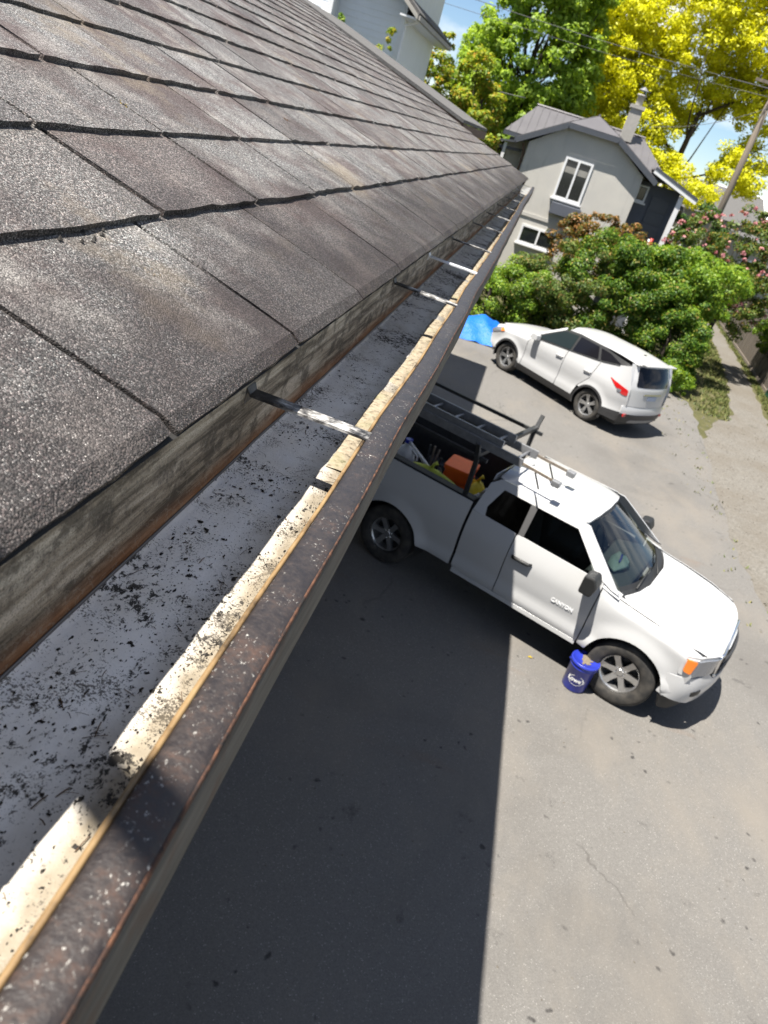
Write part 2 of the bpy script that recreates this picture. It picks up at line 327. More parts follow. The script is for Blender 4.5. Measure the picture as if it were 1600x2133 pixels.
    t = NT('soil'); p = t.pos(); c = t.ramp(t.noise(p, 2.3, 7, .7), [(.3, (.055, .062, .025)), (.55, (.11, .105, .045)), (.75, (.17, .15, .09))])
    t.bsdf(c, .95, 0, t.bump(t.noise(p, 20, 5), .6, .03), .2); M['soil'] = t.m
    t = NT('grass'); rnd = t.n('NewGeometry').outputs['Random Per Island']
    t.bsdf(t.ramp(rnd, [(0, (.07, .11, .02)), (.5, (.14, .17, .035)), (1, (.27, .24, .085))]), .7); M['grass'] = t.m
    # vehicles
    t = NT('white_paint'); p = t.obj(); c = t.mix(t.ramp(t.noise(p, 3, 6, .7), [(.5, 0), (.8, .22)]), (.54, .545, .55), (.46, .455, .44))
    t.bsdf(c, .28, 0, None, .5, .6, **{'Coat Roughness': .06}); M['paint'] = t.m
    def glass(name, tint, dark):
        t = NT(name); tr = t.n('BsdfTransparent', {'Color': (*tint, 1)}); gl = t.n('BsdfGlossy', {'Color': (.9, .92, .95, 1), 'Roughness': .03})
        fr = t.n('Fresnel', {'IOR': 1.5}).outputs[0]; f = t.math('ADD', t.math('MULTIPLY', fr, .85), .02, True)
        ms = t.n('MixShader', {0: f, 1: tr.outputs[0], 2: gl.outputs[0]}); t.t.links.new(ms.outputs[0], t.out.inputs['Surface']); return t.m
    M['glass_clear'] = glass('clear_glass', (.82, .90, .86), 0); M['glass_tint'] = glass('tinted_glass', (.16, .18, .18), 0); M['glass_dark'] = glass('privacy_glass', (.025, .027, .03), 0)
    M['black_plastic'] = flat('black_plastic', (.018, .019, .020), .55, var=.3, scale=20)
    M['grey_plastic'] = flat('grey_trim', (.038, .038, .040), .5, var=.2, scale=14)
    t = NT('rubber'); p = t.obj(); c = t.mix(t.ramp(t.noise(p, 9, 5), [(.4, 0), (.7, .8)]), (.026, .025, .024), (.095, .085, .072)); t.bsdf(c, .85, 0, t.bump(t.noise(p, 90, 3), .2, .004)); M['rubber'] = t.m
    M['alloy'] = flat('alloy', (.56, .56, .56), .32, .85, var=.15, scale=20)
    M['chrome'] = flat('chrome', (.78, .78, .79), .12, 1.0, var=.05)
    M['letter'] = flat('bright_letter', (.86, .87, .88), .3, .3, var=.03)
    M['steel_dark'] = flat('dark_steel', (.055, .058, .062), .45, .3, var=.4, scale=18)
    M['aluminium'] = flat('dull_aluminium', (.40, .41, .43), .42, .5, var=.3, scale=16)
    M['amber'] = flat('amber_lens', (.85, .22, .015), .15, coat=.8); M['red_lens'] = flat('red_lens', (.50, .012, .012), .12, coat=.9); M['lamp'] = flat('lamp_lens', (.30, .32, .36), .12, .3, coat=1)
    M['seat'] = flat('seat_cloth', (.17, .17, .17), .9, var=.2, scale=30); M['dash'] = flat('dashboard', (.11, .115, .115), .7)
    M['blue'] = flat('blue_plastic', (.022, .038, .36), .35, coat=.3, var=.2); M['orange'] = flat('orange_plastic', (.85, .13, .015), .4, var=.15); M['yellow'] = flat('yellow_plastic', (.80, .60, .03), .5, var=.2)
    M['lime'] = flat('lime_sack', (.42, .47, .05), .6, var=.3); M['white_plastic'] = flat('white_plastic', (.68, .68, .66), .5, var=.12); M['mint'] = flat('mint_bag', (.42, .56, .50), .5, var=.2); M['red'] = flat('red_paint', (.42, .03, .02), .5)
    t = NT('tarp'); p = t.obj(); t.bsdf(t.mix(t.noise(p, 3, 5), (.004, .10, .50), (.010, .19, .72)), .42, 0, t.bump(t.noise(p, 7, 6, .7), .8, .05), .5); M['tarp'] = t.m
    M['dirt'] = flat('dried_dirt', (.22, .18, .13), .95, var=.4, scale=60); M['cardboard'] = flat('cardboard', (.36, .27, .18), .9)
    # buildings
    t = NT('stucco'); p = t.pos(); c = t.mix(t.ramp(t.noise(p, 1.1, 6, .65), [(.4, 0), (.7, .8)]), (.50, .485, .45), (.57, .55, .50)); c = t.mix(t.ramp(t.noise(t.mapv(p, (4, 4, .5)), 1, 5), [(.58, 0), (.75, .4)]), c, (.30, .29, .27)); t.bsdf(c, .9, 0, t.bump(t.noise(p, 60, 4), .5, .01)); M['stucco'] = t.m
    M['metal_roof'] = flat('metal_roof', (.165, .158, .165), .42, .15, var=.12, scale=2)
    M['slate_trim'] = flat('slate_trim', (.085, .095, .115), .5, var=.15, scale=4); M['slate_wall'] = flat('slate_wall', (.095, .105, .13), .7, var=.15, scale=3)
    M['white_trim'] = flat('white_trim', (.80, .81, .82), .45, var=.05); M['siding'] = flat('white_siding', (.70, .73, .76), .5, var=.07, scale=1.5); M['interior'] = flat('dark_interior', (.03, .032, .035), .9); M['curtain'] = flat('curtain', (.36, .35, .32), .9, var=.3, scale=8)
    t = NT('window_glass'); t.bsdf((.018, .022, .026), .06, 0, None, .6); M['window_glass'] = t.m
    M['brick_tan'] = flat('chimney_render', (.47, .45, .41), .9, var=.2, scale=5); M['clay'] = flat('clay_pot', (.36, .24, .17), .8)
    t = NT('barge_board'); p = t.obj(); g = t.noise(t.mapv(p, (1, 1, 6)), 5, 6); t.bsdf(t.ramp(g, [(.3, (.075, .042, .028)), (.6, (.17, .105, .075)), (.8, (.25, .17, .125))]), .8); M['barge'] = t.m
    t = NT('far_shingle'); p = t.pos(); t.bsdf(t.mix(t.ramp(t.noise(p, 40, 6, .8), [(.35, 0), (.7, 1)]), (.06, .058, .057), (.20, .195, .19)), .9); M['far_shingle'] = t.m
    t = NT('pole_wood'); p = t.obj(); g = t.noise(t.mapv(p, (14, 14, .8)), 1.5, 7, .65); t.bsdf(t.ramp(g, [(.3, (.13, .105, .08)), (.6, (.25, .21, .17)), (.8, (.34, .29, .24))]), .9, 0, t.bump(g, .5, .02)); M['pole_wood'] = t.m
    t = NT('fence_wood'); p = t.obj(); g = t.noise(t.mapv(p, (9, 9, .8)), 2, 6, .65); rnd = t.n('ObjectInfo').outputs['Random']; t.bsdf(t.mix(.5, t.ramp(g, [(.3, (.11, .09, .07)), (.7, (.23, .195, .155))]), t.ramp(rnd, [(0, (.6, .58, .55)), (1, (1, .97, .93))]), 'MULTIPLY'), .9); M['fence_wood'] = t.m
    M['low_bounce'] = flat('low_bounce_wall', (.07, .06, .05), .85)  # unseen wall and soffit kept dark to cut bounce into the shaded ground
    M['wire'] = flat('wire', (.16, .16, .165), .6); M['green_bin'] = flat('green_bin', (.015, .10, .055), .45)
    t = NT('bark'); p = t.obj(); g = t.noise(t.mapv(p, (6, 6, 1.2)), 3, 6, .65); t.bsdf(t.ramp(g, [(.3, (.03, .022, .016)), (.7, (.10, .078, .058))]), .95, 0, t.bump(g, .7, .03)); M['bark'] = t.m
    def leaf(name, stops, trans=.35, rough=.5):
        t = NT(name); rnd = t.n('NewGeometry').outputs['Random Per Island']; c = t.ramp(rnd, stops)
        c = t.mix(.30, c, t.ramp(t.noise(t.pos(), 1.7, 4), [(.3, (.55, .6, .5)), (.7, (1.35, 1.25, 1.1))]), 'MULTIPLY')
        c = t.mix(1.0, c, (t.k,) * 3, 'MULTIPLY')
        d = t.n('BsdfPrincipled', {'Base Color': c, 'Roughness': rough, 'Specular IOR Level': .35}); tl = t.n('BsdfTranslucent', {'Color': t.mix(1, c, (1.3, 1.25, .6), 'MULTIPLY')})
        ms = t.n('MixShader', {0: trans, 1: d.outputs[0], 2: tl.outputs[0]}); t.t.links.new(ms.outputs[0], t.out.inputs['Surface']); return t.m
    M['leaf_hedge'] = leaf('leaf_hedge', [(0, (.030, .075, .010)), (.5, (.075, .165, .018)), (.80, (.15, .25, .025)), (.94, (.27, .34, .045)), (1, (.40, .26, .09))], .45)
    M['leaf_dark'] = leaf('leaf_dark', [(0, (.018, .050, .010)), (.6, (.045, .10, .018)), (1, (.085, .16, .028))])
    M['leaf_lime'] = leaf('leaf_lime', [(0, (.08, .17, .016)), (.6, (.17, .29, .024)), (1, (.30, .38, .040))], .42)
    M['leaf_maple'] = leaf('leaf_maple', [(0, (.12, .20, .022)), (.6, (.26, .39, .045)), (1, (.40, .52, .080))], .5)
    M['leaf_cedar'] = leaf('leaf_cedar', [(0, (.11, .19, .018)), (.6, (.25, .33, .030)), (.86, (.40, .38, .04)), (1, (.52, .28, .06))], .48)
    M['leaf_gold'] = leaf('leaf_gold', [(0, (.42, .45, .010)), (.5, (.64, .65, .014)), (1, (.80, .78, .04))], .48)
    M['leaf_rust'] = leaf('leaf_rust', [(0, (.05, .085, .015)), (.45, (.13, .11, .025)), (.75, (.26, .125, .035)), (1, (.36, .18, .055))])
    M['leaf_olive'] = leaf('leaf_olive', [(0, (.045, .085, .016)), (.55, (.10, .165, .03)), (.85, (.18, .22, .045)), (1, (.34, .20, .08))], .42)
    M['petal'] = leaf('petal', [(0, (.42, .13, .17)), (.6, (.56, .22, .26)), (1, (.66, .36, .36))], .25)
make_materials()
# ------------------------------------------------------------------ ground
def ground():
    b = MB().add([(-900, -300, -.012), (900, -300, -.012), (900, 2200, -.012), (-900, 2200, -.012)], [(0, 1, 2, 3)])
    tag(b.build('ground', M['soil']), kind='structure')
    rng = np.random.RandomState(3)
    def ragged(pts, amp, step):
        out = []
        for i in range(len(pts)):
            a, c = np.array(pts[i]), np.array(pts[(i + 1) % len(pts)]); n = max(1, int(np.linalg.norm(c - a) / step))
            for k in range(n): out.append(tuple(a + (c - a) * k / n + rng.uniform(-amp, amp, 2)))
        return out
    lot = ragged([(-14, -14), (5.35, -14), (5.2, 8), (5.25, 13), (5.7, 18), (6.0, 22.3), (4.5, 23.6), (0, 24.2), (-14, 24.5)], .07, .45)
    me = MB().add([(x, y, .0) for x, y in lot], [tuple(range(len(lot)))])
    tag(me.build('parking_lot', M['asphalt']), kind='structure')
    lane = ragged([(4.9, -14), (13, -14), (13, 15), (9.6, 20.5), (8.4, 22.3), (9.05, 27), (9.7, 33), (10.5, 42), (9.75, 42), (8.95, 33), (8.2, 27.5), (7.3, 22.6), (6.7, 21.6), (5.6, 18.5), (5.0, 13), (4.9, 8)], .09, .4)
    tag(MB().add([(x, y, -.004) for x, y in lane], [tuple(range(len(lane)))]).build('lane', M['gravel']), kind='structure')
    # grass tufts on the verges
    v = []; f = []
    def tuft(x, y, h, k):
        for _ in range(k):
            a = rng.uniform(0, 6.28); dx, dy = .02 * math.cos(a), .02 * math.sin(a); ox, oy = rng.uniform(-.06, .06, 2); lx, ly = rng.uniform(-.05, .05, 2); n = len(v)
            v.extend([(x + ox - dx, y + oy - dy, -.01), (x + ox + dx, y + oy + dy, -.01), (x + ox + lx, y + oy + ly, h * rng.uniform(.5, 1.1))]); f.append((n, n + 1, n + 2))
    for _ in range(3800):
        y = rng.uniform(21.5, 42); t = (y - 22.4) / 19.6
        if rng.rand() < .5: x = np.interp(y, [21.5, 22.4, 27.5, 33, 42], [7.0, 7.2, 8.1, 8.85, 9.7]) - abs(rng.normal(0, .6))
        else: x = np.interp(y, [21.5, 22.4, 27, 33, 42], [9.0, 8.6, 9.15, 9.8, 10.6]) + abs(rng.normal(0, .3))
        tuft(x, y, .09, 4)
    for _ in range(60): tuft(5.25 + rng.normal(0, .25), rng.uniform(9, 21), .05, 3)
    tag(MB().add(v, f).build('verge_grass', M['grass'], fix=False), 'short dry grass on both sides of the footpath', 'grass', kind='stuff')
    # loose stones on the lot and lane
    v = []; f = []
    for i in range(2600):
        if i % 3: x, y = rng.uniform(5.0, 9), rng.uniform(4, 22)
        else: x, y = rng.uniform(-.5, 5.4), rng.uniform(2.8, 20)
        s = rng.uniform(.004, .014) if i % 3 == 0 else rng.uniform(.008, .032); n = len(v); a = rng.uniform(0, 6.28)
        for k in range(4): v.append((x + s * math.cos(a + k * 1.57) * rng.uniform(.7, 1.3), y + s * math.sin(a + k * 1.57) * rng.uniform(.7, 1.3), -.002))
        v.append((x, y, s * rng.uniform(.5, .9))); f.extend([(n, n+1, n+4), (n+1, n+2, n+4), (n+2, n+3, n+4), (n+3, n, n+4)])
    tag(MB().add(v, f).build('loose_stones', M['gravel'], fix=False), 'small loose stones scattered over the lot and lane', 'stones', kind='stuff')
ground()

# ------------------------------------------------------------------ the near house: shingle roof and gutter
TH = math.radians(18.4); CT, ST = math.cos(TH), math.sin(TH)
EX, EZ = -.212, CAMZ - .270                                  # top edge of the eave
Y0, Y1 = -4.5, 9.3
def roofp(t, y, n=0.0): return Vector((EX - t * CT + (n - .010) * ST, y, EZ + t * ST + (n - .010) * CT))
def lipdx(y): return float(np.interp(y, [0, 1.2, 2, 2.8, 3.3, 4, 4.7, 5.7, 6.5, 8, 9.6], [0, 0, -.006, -.010, -.012, -.020, -.024, -.034, -.044, -.043, -.056])) + .0012 * math.sin(y * 5.1) + .001 * math.sin(y * 11.7)
def near_house():
    base = Vector((-4.3, 2.4, 0))
    H = thing('house', 'low house with weathered grey shingle roof and grimy white gutter in the foreground', 'house', base)
    RX, RZ = -4.3, EZ + (4.3 + EX) * ST / CT
    b = MB(base); b.box((-7.9, Y0 + .4, 0), (-1.95, Y1 - .35, 4.52)); b.build('wall', M['low_bounce'], H)
    b = MB(base); b.box((-1.948, Y0, 4.43), (-.285, Y1 - .02, 4.45)); b.build('soffit', M['low_bounce'], H)
    # deck with both slopes
    b = MB(base); e0 = roofp(0.0040, 0, -.0012); lo = roofp(.03, 0, -.0035)
    prof = [(e0.x, e0.z), (RX, RZ - .012), (-8.4, e0.z - .05), (-8.4, e0.z - .09), (RX, RZ - .06), (lo.x, lo.z)]
    b.prism([(x, z) for x, z in prof], Y0, Y1 - .01, 'y'); roof = b.build('roof', M['deck_shade'], H)
    tag(roof, 'weathered grey asphalt shingle roof slope')
    b = MB(base); b.box((-.285, Y0, CAMZ - .465), (-.263, Y1 - .005, CAMZ - .272)); b.build('fascia_board', M['fascia'], H)
    b = MB(base); rk = [(e0.x - .02, e0.z - .035), (RX, RZ - .06), (RX, RZ - .2), (e0.x - .06, e0.z - .17)]; b.prism(rk, Y1 - .05, Y1 - .012, 'y'); b.build('barge_board', M['barge'], H)
    # shingle tabs: a few meshes shared by all
    E1, EXPO, TW = .245, .181, .333
    rng = np.random.RandomState(11)
    def tab(w, L, eave, seed):
        r = np.random.RandomState(seed); nx = 11; ys = [0, .02, .075, L] if not eave else [0, .016, .07, .16, L]
        xs = np.linspace(0, w, nx + 1); V = []; F = []
        jag = r.uniform(-.0032, .0022, nx + 1) if not eave else r.uniform(.0, .0018, nx + 1); jag[0] += .001; th = .0112 + (r.uniform(-.0012, .0012, nx + 1) if not eave else r.uniform(-.0003, .0003, nx + 1))
        for j, y in enumerate(ys):
            for i, x in enumerate(xs):
                hgt = th[i] * (1 - .92 * y / L) + r.uniform(-.0004, .0004)
                yy = y + (jag[i] if j == 0 else 0)
                if eave and j == 0: hgt -= .0078
                if eave and j == 1: hgt -= .0014
                xx = x + (r.uniform(-.0012, .0012) if i in (0, nx) else 0)
                V.append((xx, yy, hgt))
        m = len(ys); n = nx + 1
        F += [(j*n + i, j*n + i + 1, (j+1)*n + i + 1, (j+1)*n + i) for j in range(m - 1) for i in range(nx)]
        k = len(V)
        low = -.0008 if eave else -.0005
        for i, x in enumerate(xs): V.append((V[i][0], V[i][1] + r.uniform(-.001, .002), low))
        F += [(k + i, k + i + 1, i + 1, i) for i in range(nx)]
        V.append((0, L, -.0005)); V.append((w, L, -.0005)); q = len(V)
        F += [tuple([q - 2, k] + [j*n for j in range(m)]), tuple([k + nx, q - 1] + [j*n + nx for j in range(m - 1, -1, -1)])]
        me = bpy.data.meshes.new('shingle'); me.from_pydata(V, [], F); me.update(); me.materials.append(M['shingle']); return me
    tabs = [tab(TW - .0095, EXPO + .06, False, s) for s in range(10)]; etabs = [tab(TW - .0085, E1 + .06, True, 40 + s) for s in range(7)]
    mx3 = Matrix(((0, -CT, ST), (1, 0, 0), (0, ST, CT))).to_4x4()
    offs = [.868, .937, .925, 1.187, .90, 1.01]
    spots = []
    proj = cam.matrix_world.inverted()
    def px(P):
        q = proj @ P
        return None if q.z > -.03 else (800 + q.x * _f / -q.z, 1066.5 - q.y * _f / -q.z)
    t = 0.0; c = 0
    while t < 4.25:
        L = E1 if c == 0 else EXPO; o = (offs[c] if c < len(offs) else rng.uniform(0, TW)) % TW
        y = o - TW * math.ceil((o - Y0) / TW)
        while y < Y1 - .02:
            if y + TW < Y1 + .15:
                cs = [px(roofp(t + a * L, y + bb * TW, .01)) for a in (0, .5, 1) for bb in (0, .5, 1)]
                ins = [q for q in cs if q and -20 < q[0] < 1620 and -20 < q[1] < 2150]
                area = 0
                if ins and all(cs[i] for i in (0, 2, 8, 6)):
                    P = [cs[i] for i in (0, 2, 8, 6)]; area = abs(sum(P[i][0] * P[(i+1) % 4][1] - P[(i+1) % 4][0] * P[i][1] for i in range(4))) / 2 * len(ins) / 9
                spots.append((area, c, t, y))
            y += TW
        t += L; c += 1
    spots.sort(key=lambda s: -s[0])
    rest_v = []; rest_f = []
    for i, (area, c, t, y) in enumerate(spots):
        me = (etabs if c == 0 else tabs)[rng.randint(7 if c == 0 else 10)]
        lift = rng.uniform(0, .0012) if c else 0; Mx = Matrix.Translation(roofp(t + (rng.uniform(-.0025, .0025) if c else .0045 + rng.uniform(-.0006, .0006)), y + .003 + rng.uniform(-.0015, .0015), lift) - base) @ mx3 @ Matrix.Rotation(rng.uniform(-.004, .004), 4, 'Z')
        if i < 300 and area > 0:
            o = bpy.data.objects.new('shingle', me); link(o, roof); o.matrix_local = Mx
        elif y > -1.2:
            n = len(rest_v); rest_v.extend([tuple(Mx @ v.co) for v in me.vertices]); rest_f.extend([tuple(k + n for k in p.vertices) for p in me.polygons])
    tag(MB().add(rest_v, rest_f).build('far_shingles', M['shingle'], roof, fix=False), kind='stuff')
    # unseen pipe added left of the picture to cast a shadow across the gutter
    pb = Vector((-.60, .45, 0)); pb.z = roofp((EX - pb.x) / CT, .45, .0).z; dirv = Vector((0, -.45, 1))
    hh = 1.46; top = pb + dirv * hh
    pipe = MB(base).tube([pb - dirv * .1, top], .022, 14).build('added_shadow_pipe', M['steel_dark'], H, True)
    b = MB(base).lathe([(.10, -.012), (.095, .012), (.045, .03), (.03, .09)], 16, Matrix.Translation(pb) @ Matrix.Rotation(TH, 4, 'Y')); b.build('added_pipe_collar', M['galv'], pipe, True)
    # ---- gutter
    ys = list(np.concatenate([np.arange(Y0, 0, .5), np.arange(0, 2.4, .05), np.arange(2.4, 9.51, .16)])); ys.append(9.55)
    rng2 = np.random.RandomState(5); wob = {y: rng2.uniform(-.0006, .0006) for y in ys}
    def sweep(prof, name, mat, parent, y0=Y0, y1=9.55, smooth=True, closed=False, solid=0, zw=0):
        rows = []
        for y in ys:
            if y < y0 - 1e-6 or y > y1 + 1e-6: continue
            r = [(x + lipdx(y) * k, y, CAMZ + z + wob[y] * 1.5) for x, z, k in prof]
            if closed: r.append(r[0])
            rows.append(r)
        return MB(base).sheet(rows).build(name, mat, parent, smooth, 0, solid)
    gut = sweep([(-.2616, -.4398, 0), (-.2608, -.4425, 0), (-.254, -.4455, 0), (-.22, -.447, 0), (-.17, -.450, .5), (-.12, -.4535, 1), (-.099, -.452, 1), (-.094, -.444, 1), (-.090, -.40, 1), (-.088, -.36, 1)], 'gutter', M['gutter_floor'], H, solid=-.0012)
    tag(gut, 'white metal gutter trough stained with black grime')
    lip = sweep([(-.104, -.3545, 1), (-.1035, -.3518, 1), (-.1015, -.3502, 1), (-.096, -.3492, 1), (-.088, -.3486, 1), (-.080, -.3492, 1), (-.0755, -.3502, 1), (-.0737, -.352, 1), (-.0735, -.3545, 1)], 'front_lip', M['gutter_lip'], gut, solid=.0015)
    sweep([(-.0737, -.3547, 1), (-.0730, -.372, 1), (-.0726, -.40, 1), (-.0732, -.415, 1), (-.077, -.4195, 1), (-.0845, -.424, 1)], 'front_face', M['gutter_face'], gut, solid=.0015)
    sweep([(-.0744, -.3510, 1), (-.0733, -.3514, 1), (-.0726, -.3528, 1), (-.0724, -.3550, 1)], 'rusty_edge', M['rust_edge'], gut, solid=.0008)
    sweep([(-.1095, -.3585, 1), (-.1088, -.3548, 1), (-.1065, -.3532, 1), (-.1042, -.3546, 1)], 'hem', M['gutter_hem'], gut, solid=.001)
    sweep([(-.2624, -.4370, 0), (-.2608, -.4374, 0), (-.2604, -.4400, 0)], 'back_flange', M['galv'], gut, solid=.001)
    b = MB(base); b.prism([(-.262, -.41 + CAMZ), (-.259, -.45 + CAMZ), (-.145, -.46 + CAMZ), (-.130, -.355 + CAMZ), (-.150, -.352 + CAMZ)], 9.553, 9.56, 'y'); b.build('end_cap', M['white_plastic'], gut)
    sy = [.848, 1.772, 2.31, 2.86, 3.62, 4.35, 5.15, 6.1, 7.0, 7.75, 8.3, 8.8, 9.2]
    for i, y in enumerate(sy):
        x1 = -.0965 + lipdx(y); w2 = .0118 if i != 2 else .0135; z = CAMZ - .3495
        V = []
        for x, dz in ((-.2625, -.010), (-.2622, .0085), (-.258, .0005), (-.21, -.0012), (-.15, -.0030), (x1 - .012, -.0045), (x1, -.0052)):
            for s, u in ((-1, 0), (1, 0), (1, .0036), (-1, .0036)): V.append((x, y + s * w2 * (1 if x > -.262 else 1.25) + R.uniform(-.0004, .0004), z + dz + u))
        F = [(k*4 + j, k*4 + (j+1) % 4, k*4 + 4 + (j+1) % 4, k*4 + 4 + j) for k in range(6) for j in range(4)] + [(3, 2, 1, 0), (24, 25, 26, 27)]
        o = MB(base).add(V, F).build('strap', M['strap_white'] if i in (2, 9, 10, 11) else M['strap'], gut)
        if i == 2: tag(o, 'clean bright white strap across the gutter')
    # dried silt along the sunny side of the trough
    rows = []; r = np.random.RandomState(9)
    for y in np.arange(.93, 9.4, .012):
        dx = lipdx(y); a = -.166 + dx * .8 + .003 * math.sin(y * 9) + r.uniform(-.001, .001); c = -.127 + dx + .003 * math.sin(y * 17) + .0035 * math.sin(y * 43) + r.uniform(-.0018, .0018); gap = 0 if .0 < (y * 1.31) % .9 < .83 else -.006
        zf = CAMZ - .4515
        rows.append([(a, y, zf - .002), (a + .006, y, zf + .0025 + gap + r.uniform(-.0008, .0008)), ((a + c) / 2, y, zf + .004 + gap + r.uniform(-.001, .001)), (c - .003, y, zf + .0035 + gap + r.uniform(-.001, .001)), (c, y, zf - .004)])
    tag(MB(base).sheet(rows).build('dried_silt', M['crust'], gut, True), kind='stuff')
    # flakes of black leaf grime
    v = []; f = []; r = np.random.RandomState(21)
    cl = [(r.uniform(-.24, -.12), r.uniform(.18, 1.15), r.uniform(.008, .035)) for _ in range(70)]
    for i in range(6000):
        cx, cy_, sg = cl[r.randint(70)]
        if r.rand() < .25: x, y = r.uniform(-.252, -.112), r.uniform(.15, 1.6)
        else: x, y = r.normal(cx, sg), r.normal(cy_, sg * 1.3)
        if not (-.254 < x < -.110) or y < .12: continue
        s = r.gamma(1.1, .0005); n = len(v); zf = CAMZ + float(np.interp(x, [-.254, -.22, -.17, -.12], [-.4455, -.447, -.450, -.4535])) + .0004; a0 = r.uniform(0, 6.3); k = 8; el = r.uniform(.3, 1)
        for j in range(k):
            a = a0 + j * 6.283 / k; rr = s * r.uniform(.15, 1.8); v.append((x + rr * math.cos(a) * el, y + rr * math.sin(a), zf))
        v.append((x, y, zf + s * r.uniform(.25, .7))); f.extend([(n + j, n + (j + 1) % k, n + k) for j in range(k)])
    vn = []; fn_ = []
    for i in range(150):                                            # needles and leaf stalks
        x, y = r.uniform(-.25, -.115), r.uniform(.2, 1.5); a = r.uniform(0, 3.14); L = r.uniform(.002, .009); w_ = r.uniform(.0002, .0005); n = len(vn); zf = CAMZ + float(np.interp(x, [-.254, -.22, -.17, -.12], [-.4455, -.447, -.450, -.4535]))
        d = Vector((math.cos(a), math.sin(a), 0)) * L; q = Vector((-math.sin(a), math.cos(a), 0)) * w_; c = Vector((x, y, zf + .0008)); b2 = Vector((0, 0, r.uniform(0, .002)))
        vn.extend([tuple(c - d - q), tuple(c - d + q), tuple(c + q + b2), tuple(c - q + b2), tuple(c + d - q), tuple(c + d + q)]); fn_.extend([(n, n + 1, n + 2, n + 3), (n + 3, n + 2, n + 5, n + 4)])
    tag(MB(base).add(vn, fn_).build('needles', M['twig'], gut, fix=False), kind='stuff')
    tag(MB(base).add(v, f).build('grime_flakes', M['grime'], gut, fix=False), kind='stuff')
    return H
HOUSE = near_house()

def roof_debris():
    def clump(name, label, cat, t, y, n, spread, size, mat, seed, el=1.0):
        r = np.random.RandomState(seed); c = roofp(t, y, .0055); T = thing(name, label, cat, c)
        v = []; f = []
        for i in range(n):
            o = Vector((r.normal(0, spread), r.normal(0, spread * el), 0)); o.z = -o.x * ST / CT; s = size * r.uniform(.4, 1.3); h = s * r.uniform(.5, 1.2); k = len(v); a0 = r.uniform(0, 6.3)
            for j in range(5): a = a0 + j * 1.2566; v.append(tuple(o + Vector((s * r.uniform(.5, 1.2) * math.cos(a), s * r.uniform(.5, 1.2) * math.sin(a), -.001))))
            v.append(tuple(o + Vector((r.uniform(-s, s) * .3, r.uniform(-s, s) * .3, h)))); f.extend([(k + j, k + (j + 1) % 5, k + 5) for j in range(5)])
        MB().add(v, f).build('clump_mass', mat, T, fix=False)
    clump('debris_clump', 'dark clump of debris caught in a shingle joint', 'debris', .307, .932, 26, .006, .0045, M['grime'], 1)
    clump('debris_clump', 'small dark crumb of dirt below the debris clump', 'debris', .255, .908, 8, .003, .003, M['grime'], 2)
    clump('debris_clump', 'brown crumpled leaf bit lying on the upper shingles', 'debris', .525, 2.14, 14, .006, .005, M['twig'], 3)
    clump('lichen_patch', 'yellow lichen growing in a shingle joint', 'lichen', .501, 1.256, 16, .007, .003, M['lichen'], 4, 2.0)
    clump('lichen_patch', 'yellow lichen speck higher up the roof', 'lichen', .69, 1.52, 8, .004, .002, M['lichen'], 5, 2.0)
    clump('debris_clump', 'pale bits of dirt on the lowest shingle course', 'debris', .169, .772, 10, .006, .0024, M['dirt'], 6)
    clump('debris_clump', 'dark crumbs of dirt along the second shingle edge', 'debris', .245, .76, 18, .010, .003, M['grime'], 7, 2.5)
roof_debris()

# ------------------------------------------------------------------ building beyond the roof end
def rear_house():
    base = Vector((-4.6, 15.3, 0)); H = thing('house', 'shingled roof end with brown barge board rising behind the near roof', 'house', base)
    ex, ez, a, b_ = -1.56, 5.075, 13.1, 17.5; sl = math.tan(math.radians(17.0)); rx = -5.0; rz = ez + (ex - rx) * sl
    MB(base).box((-8.0, a + .3, 0), (-2.05, b_ - .3, 4.9)).build('wall', M['stucco'], H)
    roof = MB(base).prism([(ex, ez), (rx, rz), (-8.4, ez), (-8.4, ez - .05), (rx, rz - .05), (ex, ez - .05)], a - .03, b_, 'y').build('roof', M['far_shingle'], H)
    MB(base).prism([(ex + .01, ez - .05), (rx, rz - .05), (rx, rz - .21), (ex + .01, ez - .20)], a, a + .04, 'y').build('barge_board', M['barge'], H)
    MB(base).box((ex - .04, a + .05, ez - .2), (ex + .01, b_ - .03, ez - .06)).build('fascia_board', M['barge'], H)
rear_house()
